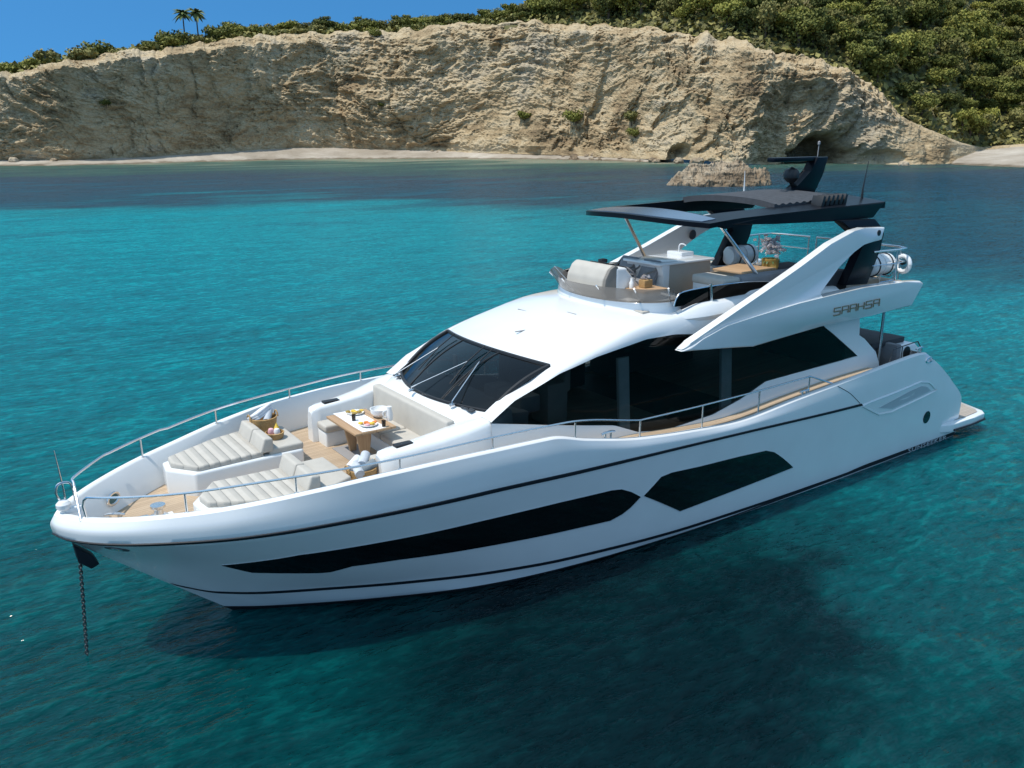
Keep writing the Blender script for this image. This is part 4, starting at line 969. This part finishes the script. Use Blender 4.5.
for s in S_[:40]:
    a=plan(s,-.04); z=zc(plan(s)[0]); rows.append([(*a,z+.2),(*a,4.5)])
mb.grid(rows); part(mb,'coaming_lining',M['beige_dark'],co,mirror=True,weld=.002)
# side screens
side=[(11.55,4.82),(8.55,4.84),(8.62,5.04),(9.5,5.11),(10.9,5.13),(11.35,5.1),(11.5,5.0)]
mb=MB(); mb.prism([(x,1.93-.0*(z-4.8),z) for x,z in side],(0,-.02,0),.0); sc=part(mb,'side_screen',M['smoke_dark'],pair=True)
mb=MB(); mb.tube(smooth_path([(11.58,1.92,4.84),(11.5,1.92,5.02),(11.3,1.92,5.11),(10.4,1.92,5.14),(9.4,1.92,5.12),(8.6,1.92,5.05)],5),.015,6); part(mb,'screen_rail',M['steel'],sc,pair=True)
mb=MB(); mb.tube([(10.5,1.96,4.8),(10.55,1.95,5.2)],.03,6); part(mb,'screen_seam',M['steel'],sc,pair=True)
mb=MB(); mb.prism([(11.3,1.88,4.5),(8.4,1.95,4.5),(8.4,1.95,4.82),(11.3,1.88,4.82)],(0,-.04,0)); part(mb,'side_lining',M['dkfab'],co,pair=True)
# shoulder moulding between roof edge and arch
mb=MB(); rows=[]
for x in np.linspace(12.1,6.2,28):
    z=float(curve(ZS,x)); k=float(sstep(x,12.1,10.7)); z0=z-.06*(1-k)
    rows.append([(x,1.97+.05*k,z0-.28*k-.03),(x,1.96+.2*k,z0-.08*k-.01),(x,1.93+.16*k,z0+.1*k),(x,1.88+.09*k,z0+.17*k),(x,1.8+.05*k,z0+.17*k),(x,1.8+.05*k,4.4)])
mb.grid(rows,flip=True); part(mb,'side_moulding',M['gel'],pair=True,angle=50)
# helm console with sun lounge back
mb=MB()
def lo(y): return [(12.08,y,4.62),(12.12,y,4.95),(12.07,y,5.22),(11.95,y,5.42),(11.82,y,5.5),(11.72,y,5.48),(11.7,y,4.62)]
mb.prism([lo(-.98)[i] for i in range(7)],(0,1.25,0),.05,3); con=part(mb,'lounge_back',M['beige'])
mb=MB(); mb.prism([(12.1,.28,4.62),(12.13,.28,4.95),(12.08,.28,5.23),(11.96,.28,5.43),(11.82,.28,5.5),(11.74,.28,5.48),(11.72,.28,4.62)],(0,.09,0),.02,2); part(mb,'lounge_side',M['beige_dark'],con)
mb=MB(); mb.prism([(11.8,-.95,4.6),(11.8,-.95,5.45),(11.5,-.95,5.44),(11.22,-.95,5.0),(10.9,-.95,4.9),(10.9,-.95,4.6)],(0,1.34,0),.06,3); hc=part(mb,'helm_console',M['gel_deck'])
mb=MB(); mb.prism([(11.49,-.85,5.455),(11.22,-.85,5.03),(11.24,-.85,5.02),(11.51,-.85,5.445)],(0,1.2,0)); part(mb,'helm_display',M['black'],hc)
c=Vector((11.0,-.1,5.2)); mb=MB(); ax=Vector((-.8,0,.6)); t1=Vector((0,1,0)); t2=ax.normalized().cross(t1)
mb.tube([c+t1*.2*math.cos(q)+t2*.2*math.sin(q) for q in np.linspace(0,2*math.pi,19)],.018,6); mb.tube([c,c+Vector((.2,0,-.15))],.03,6)
for q in(0,2.1,4.2): mb.tube([c,c+t1*.2*math.cos(q)+t2*.2*math.sin(q)],.012,5)
part(mb,'steering_wheel',M['greyfab'],hc)
mb=MB(); mb.box((11.6,-.3,5.52),(.18,.14,.09),.03); part(mb,'compass',M['black'],hc)
mb=MB(); mb.prism([(11.0,.45,4.6),(12.1,.45,4.6),(12.1,.45,4.72),(11.0,.45,4.72)],(0,1.1,0),.03,2); part(mb,'fore_sunpad',M['beige'])
# helm seats
for y in(-.85,-.12):
    mb=MB(); mb.box((10.62,y,4.98),(.52,.54,.16),.06,3); st_=part(mb,'helm_seat',M['greyfab'])
    mb=MB(); mb.prism([(10.5,y-.27,5.0),(10.36,y-.27,5.0),(10.22,y-.22,5.44),(10.32,y-.22,5.47)],(0,.54,0),.05,3); part(mb,'seat_back',M['greyfab'],st_)
    for q in(-.27,.27): mb=MB(); mb.tube(smooth_path([(10.85,y+q,5.1),(10.7,y+q,5.2),(10.45,y+q,5.24),(10.28,y+q*.9,5.4)],4),.025,6); part(mb,'armrest',M['beige_dark'],st_)
    mb=MB(); mb.lathe([(.2,0),(.2,.03),(.06,.05),(.06,.36),(.0,.37)],(10.6,y,4.57),14); part(mb,'pedestal',M['steel'],st_)
# wet bar
mb=MB(); mb.prism([(10.15,.3,4.58),(8.75,.3,4.58),(8.75,.3,5.36),(10.15,.3,5.36)],(0,-1.0,0),.02); bar=part(mb,'wet_bar',M['grey_beige'] if 'grey_beige' in M else M.setdefault('grey_beige',simple('grey_beige_panel',(.4,.355,.3),.5,0,.04,3)))
mb=MB(); mb.prism([(10.5,.36,5.36),(8.68,.36,5.36),(8.68,-.85,5.36),(10.5,-.85,5.36)],(0,0,.06),.025,3); mb.prism([(10.48,.34,4.58),(10.14,.34,4.58),(10.14,.34,5.37),(10.42,.34,5.37),(10.3,.34,5.1),(10.3,.34,4.75)],(0,-1.15,0),.02); part(mb,'bar_top',M['gel'],bar)
mb=MB(); mb.tube(smooth_path([(9.1,-.4,5.4),(9.1,-.4,5.66),(9.05,-.34,5.7),(9.0,-.28,5.66)],4),.018,6); part(mb,'tap',M['gel'],bar)
mb=MB(); mb.box((8.95,-.5,5.46),(.42,.5,.1),.03); part(mb,'ice_maker',M['gel'],bar)
# sofa, table
mb=MB(); mb.prism([(9.95,.88,4.58),(9.5,.88,4.58),(9.5,1.8,4.58),(9.95,1.8,4.58)],(0,0,.5),.03); mb.prism([(9.6,1.2,4.58),(6.9,1.3,4.58),(6.9,1.9,4.58),(9.6,1.86,4.58)],(0,0,.46),.03); sf=part(mb,'fly_sofa_base',M['gel_deck'])
mb=MB(); mb.prism([(9.98,.85,5.02),(9.45,.85,5.02),(9.45,1.84,5.02),(9.98,1.84,5.02)],(0,0,.2),.07,3); part(mb,'fly_sofa_cushion',M['beige'],sf)
mb=MB(); mb.prism([(9.5,1.6,5.0),(6.6,1.7,5.0),(6.6,1.94,5.0),(9.5,1.9,5.0)],(0,0,.24),.06,3); part(mb,'fly_sofa_back',M['greyfab'],sf)
mb=MB(); mb.prism([(7.3,.1,4.58),(5.6,.1,4.58),(5.6,1.9,4.58),(7.3,1.9,4.58)],(0,0,.46),.05,3); part(mb,'aft_sunbed',M['dkfab'])
mb=MB(); mb.prism([(9.15,.72,5.2),(8.05,.55,5.2),(7.9,1.55,5.2),(9.05,1.62,5.2)],(0,0,.05),.02); ft=part(mb,'fly_table_top',M['table_wood'])
mb=MB(); mb.lathe([(.22,0),(.22,.03),(.07,.06),(.07,.6),(.2,.62)],(8.55,1.1,4.58),14); part(mb,'fly_table_leg',M['steel'],ft)
# hardtop
def hx(y): return 11.35-.62*(abs(y)/1.95)**2.6
def hz(x,y): return 6.50+.03*(11-x)*.6-.0*x+.13*(1-(y/1.95)**2)-.06*sstep(x,9.6,11.4)
ys=np.linspace(-1.97,1.97,33)
def hard_row(y,x0,x1,n=14): return np.linspace(hx(y) if x0 is None else x0,x1,n)
mb=MB()
top=[];botm=[]
for y in ys:
    xs_=np.linspace(hx(y),4.55+.0*abs(y),40); top.append([(x,y,hz(x,y)) for x in xs_])
# frame built as strips round the open roof: front panel, two side beams, aft roof
def slab(yv,xv0,xv1,th,name,mat,parent=None,dz=0,n=16,pair=False):
    mb=MB(); T=[];B=[]
    for y in yv:
        xs_=np.linspace(xv0(y),xv1(y),n); T.append([(x,y,hz(x,y)+dz) for x in xs_]); B.append([(x,y,hz(x,y)+dz-th) for x in xs_])
    T=np.array(T);B=np.array(B)
    mb.grid(T,flip=True); mb.grid(B)
    ring=lambda A: np.concatenate([A[0,:],A[1:,-1],A[-1,-2::-1],A[-2:0:-1,0]])
    a=ring(T);b=ring(B); mb.grid(np.stack([a,b],1),close=True)
    return part(mb,name,mat,parent,weld=.0005,angle=30,pair=pair)
c_=lambda v: (lambda y: v)
hf=slab(np.linspace(-1.97,1.97,33),hx,c_(10.25),.1,'hardtop',M['dark_paint'])
slab(np.linspace(1.38,1.97,8),c_(10.26),c_(6.3),.17,'hardtop_beam',M['dark_paint'],hf,pair=True)
slab(np.linspace(-1.97,1.97,33),c_(6.31),c_(4.5),.15,'hardtop_aft',M['dark_paint'],hf)
slab(np.linspace(-1.78,1.78,25),lambda y:hx(y)-.12,c_(10.33),.02,'skylight',M.setdefault('skylight',simple('blue_glass_panel',(.09,.135,.2),.16,0,.05,2)),hf,dz=.012)
# the tail wedge under each aft corner
mb=MB(); mb.prism([(10.3,1.98,6.40),(8.7,1.98,6.52),(6.6,1.98,6.56),(4.5,1.98,6.62),(4.95,1.98,6.25),(6.5,1.98,6.26),(8.7,1.98,6.33)],(0,-.3,0),.03); part(mb,'hardtop_side',M['dark_paint'],hf,pair=True)
# folded canvas roof over the aft half
mb=MB(); rows=[]
for i,x in enumerate(np.linspace(8.0,5.5,40)):
    rows.append([(x,y,hz(x,y)+.04+.05*(1-(y/1.45)**4)+(.03 if i%4<2 else 0)) for y in np.linspace(-1.42,1.42,15)])
mb.grid(rows); R_=np.array(rows)
for e in(R_[0],R_[-1]): mb.grid(np.stack([e,e-np.array([0,0,.14])],0))
for e in(R_[:,0],R_[:,-1]): mb.grid(np.stack([e,e-np.array([0,0,.1])],0))
part(mb,'folded_sunroof',M['canvas'],hf,angle=60)
for k in range(6):
    x=6.75-.17*k; z=hz(x,1.6); mb=MB(); mb.prism([(x+.06,1.5,z-.02),(x-.06,1.5,z-.02),(x-.1,1.5,z+.2),(x-.02,1.5,z+.22)],(0,.3,0),.01); part(mb,'louvre',M['black'],hf)
mb=MB(); mb.tube([(9.95,1.5,6.42),(8.53,1.88,4.82)],.042,10); mb.lathe([(.08,0),(.08,.03),(.0,.04)],(8.53,1.88,4.83),12); part(mb,'hardtop_pole',M['steel'],pair=True)
# mast, radar, aerials
mb=MB(); mb.prism([(6.0,-.16,6.7),(4.75,-.16,6.7),(4.5,-.13,7.2),(4.36,-.1,7.64),(4.85,-.1,7.64),(4.97,-.13,7.3),(5.4,-.15,6.96)],(0,.26,0),.03); ma=part(mb,'mast',M['dark_paint'])
mb=MB(); mb.box((5.6,0,7.6),(1.75,.24,.11),.04); part(mb,'radar_scanner',M['dark_paint'],ma)
mb=MB(); mb.lathe([(0,0),(.1,.02),(.19,.12),(.2,.22),(.15,.33),(.0,.4)],(5.62,0,7.02),18); mb.tube([(5.62,0,7.08),(5.4,0,6.85)],.07,8); part(mb,'satellite_dome',M['black'],ma)
mb=MB(); mb.lathe([(.035,0),(.035,.07),(.0,.09)],(4.6,0,7.95),10); mb.tube([(4.62,0,7.55),(4.6,0,7.97)],.012,6); part(mb,'anchor_light',M['grey'],ma)
for x,y,h,dx in((4.7,1.45,.9,-.12),(5.95,-1.2,.62,.02)):
    z=hz(max(x,4.5),y); mb=MB(); mb.tube([(max(x,4.6),y,z-.05),(max(x,4.6),y,z+.22),(max(x,4.6)+dx,y,z+h)],[.035,.022,.007],6); part(mb,'whip_aerial',M['black'] if x<5 else M['gel'],hf)
# name plates
def text_part(s,name,mat,fn,size,depth=.012,parent=None,sx=1):
    cu=bpy.data.curves.new(name,'FONT'); cu.body=s; cu.size=size; cu.extrude=depth/2; cu.align_x='LEFT'; cu.resolution_u=2; cu.space_character=1.12
    o=bpy.data.objects.new(name,cu); COL.objects.link(o); bpy.context.view_layer.update()
    me=bpy.data.meshes.new_from_object(o.evaluated_get(bpy.context.evaluated_depsgraph_get())); bpy.data.objects.remove(o); bpy.data.curves.remove(cu)
    for v in me.vertices: v.co=fn(v.co.x*sx,v.co.y,v.co.z)
    me.materials.clear(); me.materials.append(mat); return link(name,me,parent or YACHT,world=(parent is None))
# squared metal letters SAAHSA along the blade (read from bow to stern)
GL={'S':[[(1,1),(0,1),(0,.52),(1,.52),(1,0),(0,0)]],'A':[[(0,0),(0,1),(1,1),(1,0)],[(0.15,.5),(1,.5)]],'H':[[(0,0),(0,1)],[(0,.5),(1,.5)],[(1,1),(1,0)]]}
mb=MB()
def nm(u,v): x=7.12-u; return (x,2.632,4.205+v+.012*u)
u0=0
for ch in 'SAAHSA':
    for st in GL[ch]:
        mb.tube([nm(u0+p[0]*.235,p[1]*.17) for p in st],.016,4)
    u0+=.31
part(mb,'name_lettering',M['chrome_letters'],bl)
text_part('YACHT',  'model_lettering',M['steel_dark'],lambda x,y,z:Vector((6.35-x,2.2+.012+z,3.88+y)),.13,parent=house,sx=1.3)
def on_hull(x,y,z):
    u=.879+x/19.9; p=hull_pt(min(u,.997),.0+y,.02+z); return Vector(p)
M['letters_pale']=M['letters_pale']
text_part('SUNSEEKER','stern_lettering',M['letters_pale'],lambda x,y,z:Vector((3.34-x,2.735+z,-.0+.02+y*1.0)),.17,parent=hull,sx=2.0)
# fly rails, aft
def fr(pts,posts,parent=None):
    mb=MB(); mb.tube(pts,.027,8); o=part(mb,'fly_rail',M['steel'])
    for a,b in posts: mb=MB(); mb.tube([a,b],.022,8); part(mb,'stanchion',M['steel'],o)
    mid=[(p[0],p[1],p[2]-.34) for p in pts]; mb=MB(); mb.tube(mid,.014,6); part(mb,'mid_rail',M['steel'],o)
top_=5.42
fr([(5.0,2.12,top_+.02),(4.0,2.16,top_),(3.55,2.1,top_),(3.38,1.8,top_),(3.34,.9,top_)],[((x,y,4.6),(x,y,top_)) for x,y in((4.0,2.16),(3.42,1.9),(3.34,.95))])
fr([(3.34,.7,top_),(3.34,-.7,top_)],[((3.34,y,4.6),(3.34,y,top_)) for y in(.7,-.7)])
fr([(3.34,-.9,top_),(3.38,-1.8,top_),(3.55,-2.1,top_),(4.0,-2.16,top_),(5.0,-2.12,top_)],[((x,-y,4.6),(x,-y,top_)) for x,y in((4.0,2.16),(3.42,1.9),(3.34,.95))])


# ------------------------------------------------------------------ loose things
YL=YACHT.location
def basket(name,loc,r,h,label,n=1):
    root=empty(name,loc,label,'basket')
    MB().lathe([(0,.01),(r*.85,0),(r*.93,h*.5),(r,h),(r*.94,h+.01),(r*.86,h*.5),(r*.78,.03),(0,.03)],(0,0,0),20).build('wicker_body',M['wicker'],root,angle=60)
    for s in(-1,1):
        MB().tube([Vector((r*s,.09*math.cos(q),h+.1*math.sin(q)-.02)) for q in np.linspace(0,math.pi,9)],.014,6).build('handle',M['wicker'],root)
    return root
def rolled(loc,rz,tilt,mat,label,L=.34,r=.075):
    mb=MB(); prof=[]
    for k in range(30):
        t=k/29*2*math.pi*2.4; rr_=r*(.25+.75*k/29); prof.append((rr_*math.cos(t),rr_*math.sin(t)))
    P=[[( -L/2+L*u,p[0],p[1]) for u in np.linspace(0,1,5)] for p in prof]; mb.grid(P)
    mb.lathe([(0,0),(r*.97,0),(r*.97,L*.98),(0,L*.98)],(-L*.49,0,0),16,axis=(1,0,0))
    o=mb.build('rolled_towel',mat,angle=70); o.location=loc; o.rotation_euler=(0,tilt,rz); return tag(o,label,'towel')
# starboard basket on the sunpad
bz=2.72
b=Vector((19.12,-1.6,bz)); basket('woven_basket',b,.27,.26,'woven basket holding towels at the outer aft corner of the far sunpad')
def folded(loc,rz,tilt,size,mat,label):
    mb=MB(); 
    for k in range(3): mb.box((0,.01*k,.045*k),(size[0],size[1],.05),.022,3)
    o=mb.build('folded_towel',mat); o.location=loc; o.rotation_euler=(tilt,.25,rz); return tag(o,label,'towel')
folded(b+Vector((.02,-.02,.28)),.5,.5,(.42,.34),M['towel_white'],'pale folded towel leaning up out of the far sunpad basket')
rolled(b+Vector((-.08,.08,.30)),1.0,.5,M['towel'],'grey rolled towel lying in the far sunpad basket')
# small tray basket beside it
t=Vector((19.12,-.98,bz)); root=empty('small_basket',t,'small shallow wicker basket on the far sunpad in front of the towel basket','basket')
MB().lathe([(0,.01),(.15,0),(.18,.12),(.165,.125),(.14,.03),(0,.03)],(0,0,0),16).build('wicker_body',M['wicker'],root,angle=60)
for k,(dx,dy,mt,lb) in enumerate(((.05,-.05,'pink','pink fruit in the small basket on the far sunpad'),(-.04,.02,'flagwhite','white bottle cap in the small basket on the far sunpad'),(-.07,-.07,'yellow','yellow tube standing in the small basket on the far sunpad'))):
    mb=MB(); mb.lathe([(0,0),(.05,.02),(.065,.07),(.045,.13),(0,.15+.08*(k==2))],(0,0,0),12); o=mb.build(('fruit','bottle','tube')[k],M[mt]); o.location=t+Vector((dx,dy,.05)); tag(o,lb,('fruit','bottle','tube')[k])
# port basket
b=Vector((18.44,1.36,2.31)); basket('woven_basket',b,.27,.42,'woven basket full of rolled towels by the near side bulwark')
for k,(dx,dy,dz,rz,mt,lb) in enumerate(((.1,-.08,.48,.6,'towel_white','white rolled towel on top at the front of the near basket'),(-.08,-.06,.52,.9,'towel','pale grey rolled towel highest in the near basket'),(-.06,.12,.44,.2,'greytowel','dark grey rolled towel on the aft side of the near basket'),(.12,.1,.44,1.4,'towel','pale grey rolled towel on the outer side of the near basket'))):
    if mt=='greytowel': M.setdefault('greytowel',simple('slate_towel',(.2,.23,.25),.9,0,.12,9,.6,120))
    rolled(b+Vector((dx,dy,dz)),rz,.25,M[mt],lb,.32,.085)
# table setting
tz=3.012
mb=MB(); rows=[]
for y in np.linspace(-.86,.56,30):
    row=[]
    for x in np.linspace(17.5,17.98,9):
        z=tz+.004+.003*math.sin(9*x+5*y); yy=y
        yy=min(y,.48)
        row.append((x,yy,z))
    rows.append(row)
mb.grid(rows,flip=False); rn=mb.build('table_runner',M['cloth'],angle=60); tag(rn,'white linen runner laid along the wooden foredeck table','table linen')
def plate(loc,r,label,name='plate',mat=None,prof=None):
    mb=MB(); mb.lathe(prof or [(0,.0),(r*.6,.0),(r,.03),(r*.98,.038),(r*.6,.012),(0,.012)],(0,0,0),22); o=mb.build(name,mat or M['china'],angle=60); o.location=loc; return tag(o,label,name)
def fruits(c,cols,label,r=.05,n=6):
    root=empty('fruit_slices',c,label,'fruit')
    for k in range(n):
        mb=MB(); q=k*2.4; rr_=.045*math.sqrt(k); mb.lathe([(0,0),(r,.01),(r*.9,.035),(0,.05)],(rr_*math.cos(q)*1.5,rr_*math.sin(q)*1.5,.012*(k%2)),9); mb.build('slice',M[cols[k%len(cols)]],root)
p1=(17.62,-.58,tz+.008); plate(p1,.16,'white plate of yellow fruit at the far end of the foredeck table'); fruits(Vector(p1)+Vector((0,0,.014)),('yellow','gold'),'yellow fruit slices on the far plate of the foredeck table')
p2=(17.72,.2,tz+.008); plate(p2,.17,'white plate of orange and yellow fruit at the near end of the foredeck table'); fruits(Vector(p2)+Vector((0,0,.014)),('orange','yellow','orange','pink'),'orange and yellow fruit slices on the near plate of the foredeck table')
plate((17.32,-.16,tz+.003),.17,'white round bowl on the aft edge of the foredeck table','bowl',None,[(0,0),(.09,0),(.17,.1),(.18,.17),(.165,.17),(.15,.1),(.07,.02),(0,.02)])
mb=MB(); mb.lathe([(0,0),(.06,0),(.07,.12),(.045,.22),(.05,.27),(0,.27)],(0,0,0),16); mb.tube(smooth_path([(.06,0,.2),(.13,0,.18),(.12,0,.08),(.065,0,.06)],4),.012,6); o=mb.build('jug',M['china']); o.location=(17.25,.13,tz+.001); tag(o,'white jug beside the bowl on the foredeck table','jug')
for k,(x,y,lb) in enumerate(((17.83,-.22,'clear tumbler on the runner near the front edge of the foredeck table'),(17.52,.42,'clear tumbler at the near corner of the foredeck table'))):
    mb=MB(); mb.lathe([(0,0),(.035,0),(.042,.12),(.036,.12),(.03,.015),(0,.015)],(0,0,0),14); o=mb.build('tumbler',M['smoke']); o.location=(x,y,tz+.008); tag(o,lb,'glass')
# anchor chain hanging from the bow
mb=MB(); p0=Vector((22.78,0,1.85)); p1=Vector((22.94,0,-.35)); n=44
for k in range(n):
    c=p0.lerp(p1,k/(n-1)); ax=(p1-p0).normalized(); sd=ax.cross(Vector((0,1,0)) if k%2 else Vector((1,0.2,0))).normalized()
    mb.tube([c+ax*.04*math.cos(q)+sd*.022*math.sin(q) for q in np.linspace(0,2*math.pi,9)],.0105,5)
o=mb.build('anchor_chain',M['steel_dark']); tag(o,'dark anchor chain hanging from the bow down into the water','chain')
# flybridge things
root=empty('flower_pot',(7.45,1.0,5.06),'gold pot of white orchids standing behind the flybridge table','flower pot')
MB().lathe([(0,0),(.15,0),(.2,.12),(.21,.3),(.18,.31),(.16,.25),(0,.25)],(0,0,0),18).build('pot',M['gold'],root)
mb=MB(); 
for k in range(10):
    q=k*2.4; mb.grid([[Vector((.05*math.cos(q)*u*6-.02*math.sin(q)*w,.05*math.sin(q)*u*6+.02*math.cos(q)*w,.22+.3*u-.35*u*u)) for w in(-1.6*math.sin(math.pi*(.15+.8*u)),1.6*math.sin(math.pi*(.15+.8*u)))] for u in np.linspace(0,.9,6)])
mb.build('foliage',M['leaf_pot'],root,angle=180)
mb=MB(); r_=np.random.default_rng(3)
for k in range(90):
    c=Vector((r_.normal()*.12,r_.normal()*.12,.4+r_.random()*.42)); 
    for j in range(3):
        d=Vector(r_.normal(size=3)).normalized()*.07; e=d.orthogonal().normalized()*.05; vs=[mb.bm.verts.new(c+v) for v in(-d,e,d,-e)]; mb.face(vs)
mb.build('flowers',M['petal'],root,angle=180)['kind']='stuff'
t=Vector((11.15,.62,5.0)); 
mb=MB(); mb.prism([(10.8,.35,4.95),(11.55,.35,4.95),(11.55,1.0,4.95),(10.8,1.0,4.95)],(0,0,.05),.015); sft=part(mb,'side_table_top',M['table_wood'])
mb=MB(); mb.box((11.17,.68,4.76),(.5,.4,.38),.03); part(mb,'side_table_base',M['gel_deck'],sft)
root=empty('small_basket',t,'small wicker basket of flowers on the flybridge side table','basket')
MB().box((0,0,.09),(.24,.2,.17),.02).build('wicker_body',M['wicker'],root)
mb=MB()
for k in range(24):
    c=Vector((r_.uniform(-.09,.09),r_.uniform(-.08,.08),.19+r_.random()*.07)); d=Vector(r_.normal(size=3)).normalized()*.04; e=d.orthogonal().normalized()*.035; vs=[mb.bm.verts.new(c+v) for v in(-d,e,d,-e)]; mb.face(vs)
mb.build('flowers',M['petal'],root,angle=180)['kind']='stuff'
mb=MB(); mb.lathe([(0,0),(.05,0),(.055,.12),(.03,.17),(.03,.22),(0,.22)],(0,0,0),14); o=mb.build('lotion_bottle',M['china']); o.location=(11.45,.5,5.0); tag(o,'white pump bottle on the flybridge side table','bottle')
# liferaft canisters with straps on cradles
def raft(loc,label,L=.95,r=.27,rz=0):
    root=empty('liferaft_canister',loc,label,'liferaft',None,rz)
    MB().lathe([(0,-L/2),(r*.8,-L/2),(r,-L/2+.06),(r,-.02),(r*1.04,-.02),(r*1.04,.02),(r,.02),(r,L/2-.06),(r*.8,L/2),(0,L/2)],(0,0,.4),20,axis=(1,0,0)).build('canister',M['gel'],root,angle=40)
    for q in(-.28,.28): MB().tube([Vector((q,(r+.012)*math.cos(a_),.4+(r+.012)*math.sin(a_))) for a_ in np.linspace(0,2*math.pi,19)],.016,5).build('strap',M['black'],root)
    mb=MB()
    for q in(-.3,.3):
        mb.tube([(q,-.3,0),(q,-.3,.2),(q,-.2,.1),(q,.2,.1),(q,.3,.2),(q,.3,0)],.018,6)
    mb.tube([(-.3,.3,.01),(.3,.3,.01)],.018,6); mb.tube([(-.3,-.3,.01),(.3,-.3,.01)],.018,6); mb.build('cradle',M['steel'],root)
raft((3.95,1.6,4.58),'white liferaft canister strapped on the near side of the flybridge stern')
raft((5.3,-1.72,4.58),'white liferaft canister strapped on the far side of the flybridge beyond the gold flower pot',1.0)
# crane-like reel on the stern corner
root=empty('life_ring',(3.42,2.0,4.98),'white life ring hung on the rail at the flybridge stern','life ring')
MB().tube([Vector((.05*math.cos(q),.2*math.cos(q),.02+.2*math.sin(q))) for q in np.linspace(0,2*math.pi,23)],.06,10).build('float',M['gel'],root)
MB().lathe([(0,0),(.06,0),(.06,.08),(0,.09)],(-.02,0,.05),14,axis=(1,0,0)).build('light',M['black'],root)
# rolled ensign by the arch
root=empty('ensign',(4.75,1.55,4.58),'furled red white and blue flag on a staff at the stern of the flybridge','flag')
MB().tube([(0,0,0),(-.25,0,1.7)],.02,6).build('staff',M['gel'],root)
M['flagblue']=simple('blue_flag_cloth',(.03,.05,.16),.8,0,.1,10)
for k,(mt,a0) in enumerate((('flagwhite',0),('flagred',2.1),('flagblue',4.2))):
    mb=MB(); mb.tube([Vector((-.03-.15*u+.05*math.cos(a0+9*u),.05*math.sin(a0+9*u),.35+.95*u)) for u in np.linspace(0,1,22)],[.05+.012*math.sin(7*u*3) for u in np.linspace(0,1,22)],6); mb.build('cloth',M[mt],root)
